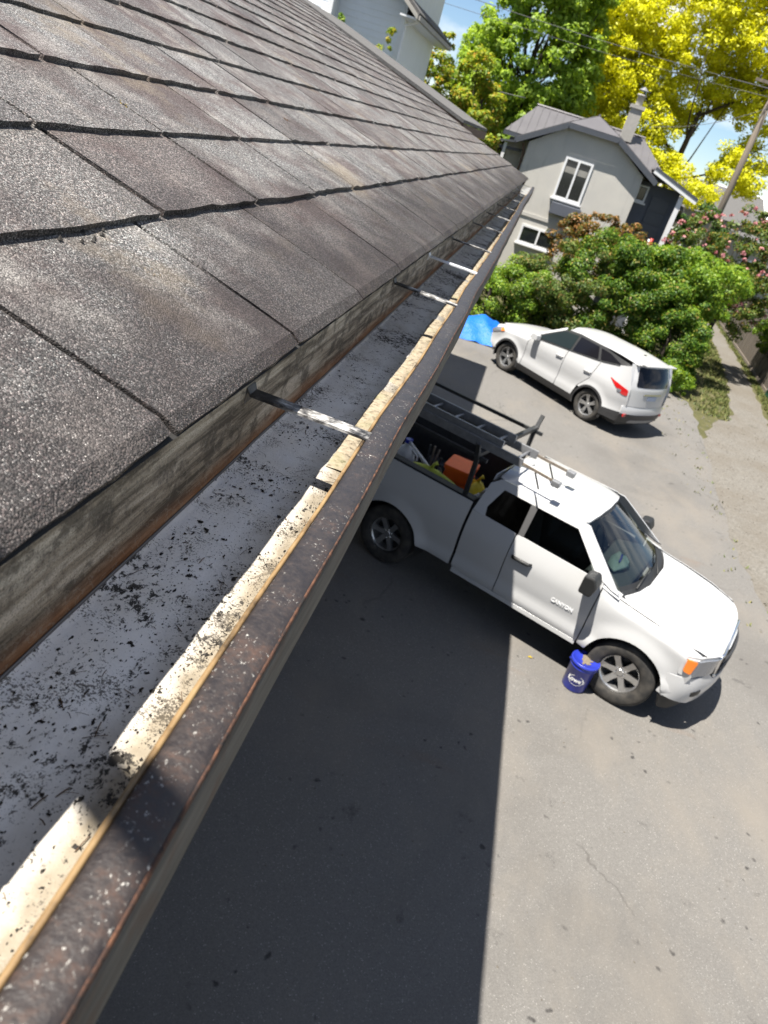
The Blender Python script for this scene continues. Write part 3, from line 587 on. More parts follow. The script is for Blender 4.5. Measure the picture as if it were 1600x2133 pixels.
# ------------------------------------------------------------------ vehicles (local x forward, y left, z up, origin on the ground under the front axle)
def wheel(parent, x, y, s, r, rim_r, wd, spokes=6, split=False):
    """s = outward side (+1 left, -1 right)"""
    Wh = bpy.data.objects.new('wheel', None); link(Wh, parent); Wh.location = (x, y, r); Wh.empty_display_size = .1
    T = Matrix.Rotation(math.radians(-90 * s), 4, 'X')          # local z -> outward
    h = wd / 2
    prof = [(rim_r - .004, -h * .8), (rim_r + .02, -h * .95), (r - .05, -h), (r - .012, -h * .86), (r, -h * .68), (r, h * .68), (r - .012, h * .86), (r - .05, h), (rim_r + .03, h * .97), (rim_r + .008, h * .86), (rim_r - .006, h * .72), (rim_r - .01, 0)]
    MB().lathe(prof, 40, T, True).build('tyre', M['rubber'], Wh, True)
    b = MB().lathe([(rim_r - .004, h * .80), (rim_r - .002, h * .66), (rim_r - .022, h * .55), (rim_r - .035, -h * .5), (rim_r - .036, -h * .6)], 36, T)
    b.lathe([(.0, h * .50), (.036, h * .50), (.042, h * .44), (.062, h * .36), (.07, h * .2)], 20, T)
    for k in range(spokes):
        a = 2 * math.pi * k / spokes
        for da in ((-.13, .13) if split else (0,)):
            Rm = T @ Matrix.Rotation(a + da, 4, 'Z'); w0, w1 = (.022, .016) if split else (.036, .030)
            V = [Vector(p) for p in ((.045, -w0, h * .42), (.045, w0, h * .42), (rim_r * .6, w1, h * .50), (rim_r - .012, w1 * 1.25, h * .60), (rim_r - .012, -w1 * 1.25, h * .60), (rim_r * .6, -w1, h * .50))]
            V += [p + Vector((0, 0, -.035)) for p in V]
            b.add([Rm @ p for p in V], [(0, 5, 2, 1), (5, 4, 3, 2), (1, 2, 8, 7), (2, 3, 9, 8), (4, 5, 11, 10), (5, 0, 6, 11), (3, 4, 10, 9)])
    b.build('rim', M['alloy'], Wh)
    MB().lathe([(rim_r - .03, -h * .25), (rim_r * .55, -h * .2), (.0, -h * .2)], 24, T).build('brake_disc', M['steel_dark'], Wh)
    for k in range(spokes):
        a = 2 * math.pi * (k + .5) / spokes; c = T @ Vector((.055 * math.cos(a), .055 * math.sin(a), h * .43)); d = T.to_3x3() @ Vector((0, 0, .012)); 
        MB().tube([c - d, c + d], .009, 6).build('lug_nut', M['chrome'], Wh)
    return Wh

def text_mesh(name, txt, size, mat, parent, Mx, extrude=.004, bend=None, bold=0.0):
    cu = bpy.data.curves.new(name, 'FONT'); cu.body = txt; cu.size = size; cu.extrude = extrude; cu.align_x = 'CENTER'; cu.align_y = 'CENTER'; cu.offset = bold; cu.resolution_u = 3
    o = bpy.data.objects.new(name, cu); COL.objects.link(o); dg = bpy.context.evaluated_depsgraph_get(); dg.update()
    me = bpy.data.meshes.new_from_object(o.evaluated_get(dg)); bpy.data.objects.remove(o)
    for v in me.vertices:
        p = v.co.copy()
        if bend: a = p.x / bend; p = Vector((math.sin(a) * (bend + p.z), p.y, math.cos(a) * (bend + p.z) - bend))
        v.co = Mx @ p
    me.name = name; me.materials.clear(); return finish(name, me, mat, parent)

def truck():
    hd = math.radians(-22.05)
    T = thing('pickup_truck', 'white extended cab pickup truck with ladder rack, half in the roof shadow', 'truck', (2.837, 7.796, 0), hd)
    P = M['paint']; AX = -3.19; RW = .385
    ZT = [(-.60, 1.235), (-.35, 1.20), (0, 1.165), (.35, 1.115), (.6, 1.055), (.75, 1.00), (.9, .95)]
    zt = lambda x: float(np.interp(x, [p[0] for p in ZT], [p[1] for p in ZT]))
    prof = ([.30, .42, .47, .53, .60, .66, .80, .98, 1.05, 1.15, 1.28, 1.40], [.86, .885, .91, .932, .928, .918, .935, .945, .942, .925, .895, .87])
    def base_y(z): return float(np.interp(z, *prof))
    def sm(a): a = max(0, min(1, a)); return a * a * (3 - 2 * a)
    def side(s, top=False, bed=False):
        def fn(x, z):
            y = base_y(z)
            for ax in (0, AX):
                r = math.hypot(x - ax, z - RW); y += .040 * sm(1 - (r - .43) / .20)
            if x > .15: y -= .16 * max(0, x - .15) ** 2 + .10 * max(0, x - .5) ** 2
            if top: y -= .072 * sm((z - (zt(x) - .10)) / .10) ** 1.4 * sm((x + .56) / .30)
            if bed and x < -3.9: y -= .03 * ((-3.9 - x) / .45) ** 2
            return (x, s * y, z)
        return fn
    for s, nm in ((-1, 'right'), (1, 'left')):
        o = (0, s, 0)
        f = [(-.548, .475)] + [(-.46, .475)] + [p for p in arc(0, RW, .455, 168, 8, 18)] + [(.47, .43), (.60, .66), (.63, .80), (.50, .985), (.62, 1.0), (.62, 1.04), (.35, 1.11), (0, 1.16), (-.35, 1.195), (-.548, 1.225)]
        panel('fender', f, side(s, True), P, T, .05, .045, o)
        panel('arch_liner', arc(0, RW, .455, 180, 0, 18) + [(.45, RW + .02)], lambda x, z, s=s: (x, s * .70, z), M['black_plastic'], T, .2, .2, o)
        MB().sheet([[(p[0], s * .68, p[1]), (p[0], s * .93, p[1])] for p in arc(0, RW, .452, 190, -8, 16)]).build('wheel_well', M['black_plastic'], T, True)
        MB().sheet([[(p[0], s * .66, p[1]), (p[0], s * .95, p[1])] for p in arc(AX, RW, .462, 190, -10, 16)]).build('wheel_well', M['black_plastic'], T, True)
        panel('arch_liner', arc(AX, RW, .46, 180, 0, 18), lambda x, z, s=s: (x, s * .66, z), M['black_plastic'], T, .2, .2, o)
        d = panel('front_door', rpoly([(-.562, .475), (-.562, 1.262), (-1.642, 1.275), (-1.642, .475)], .03, 3), side(s), P, T, .06, .05, o)
        # black handle in a cup
        hx0, hx1 = -1.58, -1.34
        MB().tube([(hx0, s * .945, 1.035), (hx0 + .02, s * .975, 1.04), (hx1 - .03, s * .978, 1.045), (hx1, s * .945, 1.05)], [.017, .022, .022, .015], 8).build('door_handle', M['black_plastic'], d, True)
        rd = panel('rear_door', rpoly([(-1.655, .475), (-1.655, 1.275), (-2.235, 1.285), (-2.235, .52), (-2.21, .475)], .03, 3), side(s), P, T, .06, .05, o)
        MB().bar((-.57, s * .895, .455), (-2.22, s * .895, .455), .05, .05).build('rocker', P, T)
        # door window surrounds
        G = lambda z: .893 - (z - 1.27) * .56 - .10 * max(0, z - 1.5) ** 2
        gf = lambda x, z, s=s: (x, s * (G(z) - .02 * max(0, x + 1.0)), z)
        panel('pillar', [(-.37, 1.222), (-.47, 1.235), (-.565, 1.265), (-.70, 1.31), (-1.09, 1.605), (-1.09, 1.675), (-.99, 1.672)], gf, P, T, .05, .05, o, .02)
        MB().sheet([[(x, s * .80, z + .012), (x, s * .86, z + .006), (x, s * .915, z - .012)] for x, z in ((-.35, 1.198), (-.45, 1.215), (-.56, 1.238))]).build('fender_cap', P, T, True)
        panel('pillar', [(-1.565, 1.272), (-1.632, 1.272), (-1.668, 1.61), (-1.585, 1.61)], gf, M['grey_plastic'], T, .1, .06, o, .02)
        panel('roof_rail', [(-1.09, 1.60), (-2.02, 1.60), (-2.12, 1.66), (-2.10, 1.685), (-1.09, 1.685)], gf, P, T, .06, .02, o, .02)
        panel('rear_pillar', [(-2.02, 1.60), (-2.105, 1.37), (-2.075, 1.285), (-2.235, 1.285), (-2.205, 1.60), (-2.12, 1.665)], gf, P, T, .04, .05, o, .03)
        gi = lambda x, z, s=s: (x, s * (G(z) - .012 - .02 * max(0, x + 1.0)), z)
        panel('side_window', rpoly([(-.68, 1.262), (-1.08, 1.612), (-1.60, 1.618), (-1.58, 1.262)], .03, 3), gi, M['glass_tint'], T, .2, .1, o, 0)
        panel('side_window', rpoly([(-1.615, 1.265), (-1.655, 1.615), (-2.03, 1.612), (-2.115, 1.37), (-2.07, 1.265)], .06, 4), gi, M['glass_dark'], T, .2, .1, o, 0)
        # mirror
        mm = MB(); mm.prism(rpoly([(-.74, 1.17), (-.74, 1.38), (-.62, 1.40), (-.57, 1.30), (-.60, 1.17)], .03, 3), s * .97, s * 1.19, 'y'); mir = mm.build('mirror', M['black_plastic'], T, False, .02)
        MB().bar((-.66, s * .88, 1.25), (-.64, s * 1.0, 1.27), .10, .06).build('mirror_arm', M['black_plastic'], mir)
        # bed side
        bd = [(-2.272, .50), (-2.272, 1.352), (-4.33, 1.352), (-4.33, .55), (-3.70, .50)] + arc(AX, RW, .465, 168, 12, 18) + [(-2.68, .48)]
        bd = [(-2.272, 1.352), (-4.33, 1.352), (-4.33, .55), (-3.66, .50)] + [p for p in arc(AX, RW, .465, 166, 14, 18)] + [(-2.72, .50), (-2.272, .50)]
        panel('bed_side', bd, side(s, False, True), P, T, .05, .045, o)
        MB().box((-4.33, s * .80 - .055, 1.350), (-2.275, s * .80 + .075, 1.372)).build('bed_rail', M['black_plastic'], T, False, .006)
        MB().box((-4.30, s * .755 - .01, .72), (-2.29, s * .755 + .01, 1.352)).build('bed_wall', M['steel_dark'], T)
        MB().box((-3.65, min(s * .755, s * .52), .72), (-2.75, max(s * .755, s * .52), .95)).build('wheel_box', M['steel_dark'], T, False, .05)
        wheel(T, 0, s * .80, s, RW, .228, .26); wheel(T, AX, s * .80, s, RW, .228, .26)
        # headlight, wrapping the corner
        def hl(u, z, s=s):                                        # u runs round the corner from the side to the grille
            if u < .16: x = .50 + u; y = .955 - .16 * (x - .15) ** 2 - .10 * max(0, x - .5) ** 2 - .05 * (u / .16) ** 2
            else: k = (u - .16) / .26; x = .66 + .135 * math.sin(k * 1.35); y = .845 - .30 * k
            return (x - .04 * (z - .85), s * y, z)
        hp = rpoly([(.02, .985), (.02, .845), (.20, .80), (.42, .79), (.42, .965), (.22, 1.0)], .025, 3)
        panel('headlight_surround', rpoly([(.0, .78), (.0, 1.01), (.12, 1.035), (.26, 1.03), (.45, .995), (.45, .78)], .01, 1), lambda u, z, s=s: tuple(Vector(hl(u, z)) + Vector((-.012, -s * .012, 0))), P, T, .03, .05, (.4, s, 0), .03)
        hlp = panel('headlight', hp, hl, M['lamp'], T, .03, .05, (.4, s, 0), .02)
        panel('turn_lens', rpoly([(.018, .988), (.018, .842), (.10, .822), (.12, .99)], .02, 3), lambda u, z, s=s: tuple(Vector(hl(u, z)) + Vector((.004, s * .005, 0))), M['amber'], hlp, .03, .04, (.4, s, 0), .004)
    # hood
    def hood(x, y):
        a = abs(y); yy = a / .86
        z = zt(x) + .010 + .022 * (1 - yy ** 2) + .012 * sm((.52 - a) / .12) - .10 * sm((yy - .86) / .14) * .35
        if x > .60: z -= .55 * (x - .60) ** 2
        return (x, y, z)
    ho = [(-.185, -.30), (-.235, -.55), (-.30, -.74), (-.37, -.865), (.0, -.868), (.45, -.838), (.66, -.78), (.78, -.55), (.83, -.25), (.845, 0)]
    ho = ho + [(x, -y) for x, y in reversed(ho[:-1])]
    panel('hood', ho, hood, P, T, .06, .05, (0, 0, 1), .015)
    for s in (-1, 1): MB().tube([tuple(Vector(hood(x, s * y)) + Vector((0, s * .006, .004))) for x, y in ((-.36, .864), (-.2, .867), (0, .868), (.25, .855), (.45, .838), (.58, .80), (.66, .78))], .0055, 5).build('hood_seam', M['black_plastic'], T, True)
    # windscreen, cowl, wipers
    def ws(u, v):
        hw = .765 - .165 * v; y = u * hw; x = -.225 - .775 * v - .160 * (1 - .35 * v) * u * u - .02 * math.sin(v * 3.14); z = 1.205 + .475 * v - .03 * u * u * v + .02 * math.sin(v * 3.14)
        return (x, y, z)
    wsh = panel('windscreen', [(-1, 0), (1, 0), (1, 1), (-1, 1)], ws, M['glass_clear'], T, .2, .2, (1, 0, .6), 0)
    MB().sheet([[tuple(Vector(ws(u, v)) + Vector((.004, 0, .004))) for v in (0.0, .06)] for u in np.linspace(-1, 1, 17)]).build('windscreen_border', M['black_plastic'], wsh, True)
    MB().sheet([[tuple(Vector(ws(u, v)) + Vector((.004, 0, .004))) for v in (.95, 1.0)] for u in np.linspace(-1, 1, 17)]).build('windscreen_border', M['black_plastic'], wsh, True)
    MB().sheet([[tuple(Vector(ws(u, .02))), (-.185 - .16 * u * u, u * .82, 1.198), (-.155 - .16 * u * u, u * .845, 1.186)] for u in np.linspace(-1, 1, 17)]).build('cowl', M['black_plastic'], T, True)
    for y0, y1 in ((-.55, .05), (.05, .62)):
        MB().tube([tuple(Vector(ws(y0 / .76, .02)) + Vector((.05, 0, .012))), tuple(Vector(ws((y0 + y1) / 1.5, .07)) + Vector((.02, 0, .02))), tuple(Vector(ws(y1 / .76, .09)) + Vector((.015, 0, .012)))], .010, 6).build('wiper', M['black_plastic'], T, True)
    # roof
    def roof(x, y):
        k = abs(y) / .64; e = max(0, (-1.16 - x) if False else 0)
        z = 1.762 - .075 * k ** 3.2 - .055 * max(0, (x + 1.35) / .37) ** 2 - .03 * max(0, (-1.85 - x) / .3) ** 2
        for g in (-.30, .30): z -= .006 * math.exp(-((y - g) / .03) ** 2)
        return (x, y, z)
    ro = [(-.985, 0), (-1.0, -.35), (-1.03, -.56), (-1.09, -.645), (-2.06, -.645), (-2.15, -.60), (-2.17, 0)]; ro = ro + [(x, -y) for x, y in reversed(ro[1:-1])]
    panel('roof', ro, roof, P, T, .06, .05, (0, 0, 1), .03)
    panel('rear_window', rpoly([(-.60, 1.30), (.60, 1.30), (.53, 1.62), (-.53, 1.62)], .05), lambda y, z: (-2.245 + .10 * (z - 1.3) - 0 * y, y, z), M['glass_dark'], T, .3, .2, (-1, 0, 0), 0)
    panel('cab_back', [(-.88, .5), (.88, .5), (.885, 1.28), (.62, 1.28), (-.62, 1.28), (-.885, 1.28)], lambda y, z: (-2.24, y, z), P, T, .5, .4, (-1, 0, 0), .01)
    panel('cab_back', [(-.66, 1.62), (.66, 1.62), (.62, 1.70), (-.62, 1.70)], lambda y, z: (-2.245 + .10 * (z - 1.3), y, z), P, T, .3, .2, (-1, 0, 0), .01)
    MB().tube([(-2.02, -.02, 1.75), (-2.05, -.02, 1.79)], [.03, .012], 8).build('roof_antenna', P, T, True)
    # front: grille, bumper, valance
    fx = lambda y, z: .845 - .22 * (abs(y) / .86) ** 2.4 - .10 * max(0, z - .86)
    gr = panel('grille', rpoly([(-.50, .70), (.50, .70), (.53, .985), (-.53, .985)], .05), lambda y, z: (fx(y, z) + .012, y, z), M['black_plastic'], T, .08, .08, (1, 0, 0), .02)
    for z in (.76, .84, .92): MB().tube([(fx(y, z) + .03, y, z) for y in np.linspace(-.49, .49, 9)], .018, 6).build('grille_bar', M['grey_plastic'], gr, True)
    MB().tube([(fx(y, z) + .022, y, z) for y, z in rpoly([(-.50, .70), (.50, .70), (.53, .99), (-.53, .99)], .06, 4)] + [(fx(-.5, .74) + .022, -.503, .74)], .020, 6).build('grille_surround', M['chrome'], gr, True)
    def bf(u, z):
        a = abs(u); sg = 1 if u > 0 else -1
        bulge = .035 * math.sin(max(0, min(1, (z - .43) / .36)) * 3.14)
        if a < .70: x = fx(a * .86 / .86, z) + .02 + bulge; y = a
        else: k = (a - .70) / .36; x = fx(.70, z) + .02 + bulge - .33 * k ** 1.5 ; y = .70 + .235 * math.sin(min(1, k) * 1.57)
        return (x, sg * y, z)
    bp = panel('bumper', rpoly([(-1.06, .47), (-.72, .41), (.72, .41), (1.06, .47), (1.06, .74), (.62, .79), (.50, .70), (-.50, .70), (-.62, .79), (-1.06, .74)], .02, 2), bf, P, T, .06, .05, (1, 0, 0), .02)
    for s in (-1, 1):
        panel('fog_recess', rpoly([(s * .66, .52), (s * .80, .53), (s * .82, .60), (s * .68, .61)], .02, 3), lambda u, z: tuple(Vector(bf(u, z)) + Vector((.006, 0, 0))), M['black_plastic'], bp, .05, .05, (1, 0, 0), .004)
    panel('valance', rpoly([(-1.0, .46), (-.9, .27), (-.6, .24), (.6, .24), (.9, .27), (1.0, .46)], .03, 2), lambda u, z: tuple(Vector(bf(u, max(z, .43))) + Vector((-.05 - .3 * max(0, .45 - z), 0, z - max(z, .43)))), M['black_plastic'], T, .1, .06, (1, 0, 0), .015)
    # bed floor, ends, underside, interior
    MB().box((-4.31, -.75, .70), (-2.285, .75, .722)).build('bed_floor', M['steel_dark'], T)
    MB().box((-2.31, -.77, .70), (-2.28, .77, 1.352)).build('bed_wall', M['steel_dark'], T)
    MB().box((-4.36, -.78, .62), (-4.31, .78, 1.345)).build('tailgate', P, T, False, .012)
    MB().box((-4.50, -.88, .44), (-4.34, .88, .62)).build('rear_bumper', M['chrome'], T, False, .03)
    MB().box((-4.25, -.62, .33), (.55, .62, .50)).build('chassis', M['black_plastic'], T, False, .03)
    for x in (0, AX): MB().tube([(x, -.72, RW), (x, .72, RW)], .05, 8).build('axle', M['black_plastic'], T)
    MB().box((-2.20, -.80, .50), (-.50, .80, .56)).build('cab_floor', M['dash'], T)
    MB().prism([(-.36, 1.16), (-.58, 1.165), (-.86, 1.09), (-.92, .95), (-.60, .60), (-.42, .60)], -.78, .78, 'y').build('dashboard', M['dash'], T, False, .03)
    for y in (-.40, .40):
        st = MB().box((-1.68, y - .26, .80), (-1.12, y + .26, .96)); sb = st.build('seat', M['seat'], T, False, .05)
        MB().prism([(-1.66, .9), (-1.52, .9), (-1.66, 1.50), (-1.78, 1.50)], y - .25, y + .25, 'y').build('backrest', M['seat'], sb, False, .04)
        MB().prism([(-1.70, 1.52), (-1.62, 1.52), (-1.66, 1.70), (-1.74, 1.70)], y - .13, y + .13, 'y').build('headrest', M['seat'], sb, False, .03)
    Mw = Matrix.Translation((-1.0, .40, 1.12)) @ Matrix.Rotation(math.radians(65), 4, 'Y')
    MB().tube([tuple(Mw @ Vector((.18 * math.cos(a), .18 * math.sin(a), 0))) for a in np.linspace(0, 2 * math.pi, 21)], .014, 6).build('steering_wheel', M['black_plastic'], T, True)
    # chrome letters on both front doors
    for s in (-1, 1):
        Mx = Matrix.Translation((-.86, s * .936, .80)) @ Matrix.Rotation(math.radians(90), 4, 'X') if s < 0 else Matrix.Translation((-.86, s * .936, .80)) @ Matrix.Rotation(math.radians(180), 4, 'Z') @ Matrix.Rotation(math.radians(90), 4, 'X')
        text_mesh('door_letters', 'CANYON', .062, M['letter'], T, Mx, .004, bold=.003)
    # ladder rack: posts on the bed rails, two cross bars
    rk = bpy.data.objects.new('ladder_rack', None); link(rk, T); rk.empty_display_size = .1
    for x in (-2.42, -4.05):
        for s in (-1, 1):
            MB().bar((x, s * .80, 1.37), (x, s * .84, 1.88), .045, .055, (1, 0, 0)).build('post', M['steel_dark'], rk, False, .004)
            if x < -3: MB().bar((x + .38, s * .80, 1.37), (x + .03, s * .825, 1.70), .035, .035).build('brace', M['steel_dark'], rk)
            MB().bar((x, s * .86, 1.88), (x, s * .95, 2.06), .04, .05, (1, 0, 0)).build('stop_hook', M['steel_dark'], rk)
        MB().bar((x, -.90, 1.90), (x, .90, 1.90), .06, .05).build('cross_bar', M['steel_dark'], rk, False, .004)
    for s in (-1, 1): MB().bar((-4.1, s * .83, 1.86), (-2.3, s * .83, 1.86), .04, .04).build('side_bar', M['steel_dark'], rk)
    return T
TRUCK = truck()
def tw(x, y, z=0.0):
    """point given along / across the truck"""
    c, s = math.cos(math.radians(-22.05)), math.sin(math.radians(-22.05)); return Vector((2.837 + x * c - y * s, 7.796 + x * s + y * c, z))

def ladder():
    L = thing('extension_ladder', 'long grey aluminium extension ladder tied on top of the truck rack', 'ladder', tw(-3, -.47, 1.93), math.radians(-22.05))
    for yr, z, x0, x1 in ((.22, .045, -2.0, 1.05), (.175, .12, -2.0, .75)):
        for s in (-1, 1):
            MB().bar((x0, s * yr, z), (x1, s * yr, z), .03, .10).build('rail', M['aluminium'], L, False, .003)
        x = x0 + .2
        while x < x1 - .1:
            MB().tube([(x, -yr, z), (x, yr, z)], .016, 8).build('rung', M['aluminium'], L, True); x += .305
    for s in (-1, 1):
        MB().bar((1.05, s * .22, .045), (1.50, s * .235, .03), .016, .03).build('rail_tip', M['pole_wood'], L)
        MB().box((1.44, s * .235 - .042, -.015), (1.54, s * .235 + .042, .055)).build('foot_pad', M['aluminium'], L, False, .01)
        MB().bar((1.22, s * .22, .02), (1.36, s * .22 - .12, -.09), .012, .02).build('foot_strut', M['steel_dark'], L)
ladder()

def cargo():
    def at(x, y, z): return tw(x, y, z)
    hd = math.radians(-22.05)
    o = thing('bin', 'orange plastic bin standing in the truck bed behind the cab', 'bin', at(-2.86, -.05, .725), hd + .2)
    MB().prism(rpoly([(-.17, -.20), (.17, -.20), (.17, .20), (-.17, .20)], .05), 0, .60).build('body', M['orange'], o, False, .01)
    MB().prism(rpoly([(-.19, -.22), (.19, -.22), (.19, .22), (-.19, .22)], .05), .57, .63).build('rim', M['orange'], o, False, .01)
    for z in (.15, .3, .45): MB().prism(rpoly([(-.176, -.206), (.176, -.206), (.176, .206), (-.176, .206)], .05), z, z + .025).build('rib', M['orange'], o)
    def sack(name, label, cat, x, y, z, r, mat, seed, sq=1.0):
        rr = np.random.RandomState(seed); t = thing(name, label, cat, at(x, y, z), hd); V = []; F = []; nu, nv = 12, 7
        for i in range(nv + 1):
            th = math.pi * i / nv
            for k in range(nu):
                ph = 2 * math.pi * k / nu; w_ = 1 + .18 * math.sin(3 * ph + seed) * math.sin(th) + rr.uniform(-.07, .07)
                V.append((r[0] * math.sin(th) * math.cos(ph) * w_, r[1] * math.sin(th) * math.sin(ph) * w_, r[2] * (1 - math.cos(th)) * (1 + rr.uniform(-.05, .05))))
        F = [(i*nu + k, i*nu + (k+1) % nu, (i+1)*nu + (k+1) % nu, (i+1)*nu + k) for i in range(nv) for k in range(nu)]
        MB().add(V, F).build('body', mat, t, True)
        MB().tube([(0, 0, 2 * r[2] - .02), (.02, .01, 2 * r[2] + .05), (.05, .03, 2 * r[2] + .08)], [.03, .015, .03], 7).build('neck', mat, t, True)
        return t
    sack('sack', 'yellow plastic sack leaning beside the orange bin', 'sack', -2.62, .02, .73, (.17, .22, .24), M['yellow'], 1)
    t = thing('tote', 'long dark tool tote lying on the near wheel box of the bed', 'tote', at(-3.05, -.62, .952), hd); MB().box((-.36, -.10, 0), (.36, .10, .15)).build('body', M['black_plastic'], t, False, .01); MB().box((-.37, -.11, .13), (.37, .11, .165)).build('lid', M['blue'], t, False, .008)
    sack('sack', 'lime yellow sack lying on a tote along the near bed wall', 'sack', -3.02, -.60, 1.122, (.40, .11, .12), M['lime'], 2)
    sack('sack', 'white plastic sack behind the cab next to the yellow one', 'sack', -2.46, -.15, .73, (.13, .2, .21), M['white_plastic'], 3)
    t = thing('jug', 'white plastic jug standing in the truck bed', 'jug', at(-3.62, -.18, .725), hd)
    MB().lathe([(0, 0), (.13, 0), (.14, .05), (.14, .42), (.10, .52), (.045, .56), (.045, .62), (0, .62)], 18).build('body', M['white_plastic'], t, True)
    MB().tube([(.12, 0, .28), (.19, 0, .32), (.18, 0, .48), (.08, 0, .53)], .017, 7).build('handle', M['white_plastic'], t, True)
    MB().lathe([(.05, .60), (.05, .65), (0, .65)], 12).build('cap', M['blue'], t)
    t = thing('pole', 'white extension pole lying slanted across the truck bed', 'pole', at(-2.45, -.62, 1.05), hd)
    MB().tube([(0, 0, 0), (-1.15, .42, .30)], .022, 8).build('shaft', M['white_plastic'], t, True); MB().tube([(.0, 0, 0), (.10, -.04, -.03)], [.03, .026], 8).build('grip', M['black_plastic'], t, True)
    t = thing('pole', 'thin grey metal pole lying beside the lime sack', 'pole', at(-2.75, -.50, 1.10), hd)
    MB().tube([(0, 0, 0), (-1.2, .10, .18)], .016, 8).build('shaft', M['aluminium'], t, True); MB().tube([(0, 0, 0), (.12, -.01, -.02)], .021, 8).build('grip', M['steel_dark'], t, True)
    t = thing('hose', 'coiled blue hose lying in the truck bed', 'hose', at(-3.45, -.45, .73), hd)
    MB().tube([((.20 - .0015 * k) * math.cos(k * .4), (.20 - .0015 * k) * math.sin(k * .4), .03 + .004 * k) for k in range(64)], .02, 7).build('coil', M['blue'], t, True); MB().tube([(.2, 0, .28), (.3, .05, .34)], [.014, .02], 7).build('nozzle', M['black_plastic'], t)
    t = thing('bucket', 'black bucket with tools in the middle of the truck bed', 'bucket', at(-3.28, -.02, .725), hd)
    MB().lathe([(0, 0), (.13, 0), (.15, .36), (.16, .36), (.16, .33)], 18).build('body', M['black_plastic'], t, True)
    for k in range(4): MB().tube([(.04 * math.cos(k * 1.6), .04 * math.sin(k * 1.6), .1), (.1 * math.cos(k * 1.6), .1 * math.sin(k * 1.6), .55 + .05 * k)], .014, 6).build('tool_handle', M['pole_wood'] if k % 2 else M['steel_dark'], t)
    # things behind the windscreen
    t = thing('bag', 'pale crumpled bag lying on the truck dashboard', 'bag', at(-.62, -.10, 1.175), hd); rr = np.random.RandomState(4); V = []
    for i in range(6):
        for k in range(10): V.append(((.10 * math.sin(3.14 * i / 5)) * math.cos(k * .628) * rr.uniform(.45, 1.5), .26 * math.sin(3.14 * i / 5) * math.sin(k * .628) * rr.uniform(.45, 1.4), .035 * (1 - math.cos(3.14 * i / 5)) * rr.uniform(.5, 1.5)))
    MB().add(V, [(i*10 + k, i*10 + (k+1) % 10, (i+1)*10 + (k+1) % 10, (i+1)*10 + k) for i in range(5) for k in range(10)]).build('body', M['mint'], t, True)
    MB().tube([(.02, -.1, .07), (.0, .0, .12), (-.02, .12, .07)], .012, 6).build('strap', M['blue'], t)
cargo()

def blue_bucket():
    B = thing('bucket', 'bright blue plastic bucket with dirty lid beside the truck front wheel', 'bucket', (2.135, 7.02, 0), math.radians(-15))
    body = MB().lathe([(0, .005), (.128, .005), (.134, .02), (.147, .30), (.153, .305), (.153, .325), (.148, .33), (.150, .365), (0, .365)], 32).build('body', M['blue'], B, True)
    lid = MB().lathe([(.150, .352), (.163, .352), (.165, .362), (.162, .385), (.152, .389), (.146, .378), (.05, .376), (0, .377)], 32).build('lid', M['blue'], B, True)
    rr = np.random.RandomState(8); rows = []
    pts = [(.115 * rr.uniform(.45, 1.05) * math.cos(k * .33) * (.8 if k % 3 else .55), .115 * rr.uniform(.45, 1.0) * math.sin(k * .33)) for k in range(19)]
    MB().prism(pts, .377, .3835).build('dirt_patch', M['dirt'], lid)
    MB().tube([(.155 * math.cos(a), .155 * math.sin(a) * 1.0, .315 - .13 * math.sin(a) ** 2 * (1 if math.sin(a) > 0 else 0)) for a in np.linspace(0, math.pi, 15)], .003, 6).build('handle', M['galv'], B, True)
    for s in (-1, 1): MB().tube([(s * .150, 0, .315), (s * .165, 0, .315)], .012, 8).build('handle_lug', M['blue'], body)
    Mx = Matrix.Translation((0, -.1435, .17)) @ Matrix.Rotation(math.radians(88), 4, 'X')
    text_mesh('lettering', "Lowe's", .072, M['white_plastic'], body, Mx, .001, bend=.142, bold=.0015)
    ring = [(.088 * math.cos(a), .062 * math.sin(a)) for a in np.linspace(0, 2 * math.pi, 33)]
    V = []
    for x, y in ring:
        for k in (.93, 1.0): a = x * k / .142; V.append(tuple(Mx @ Vector((math.sin(a) * .1435, y * k, math.cos(a) * .1435 - .142))))
    MB().add(V, [(2*i, 2*i + 1, 2*i + 3, 2*i + 2) for i in range(32)]).build('oval_outline', M['white_plastic'], body)
blue_bucket()

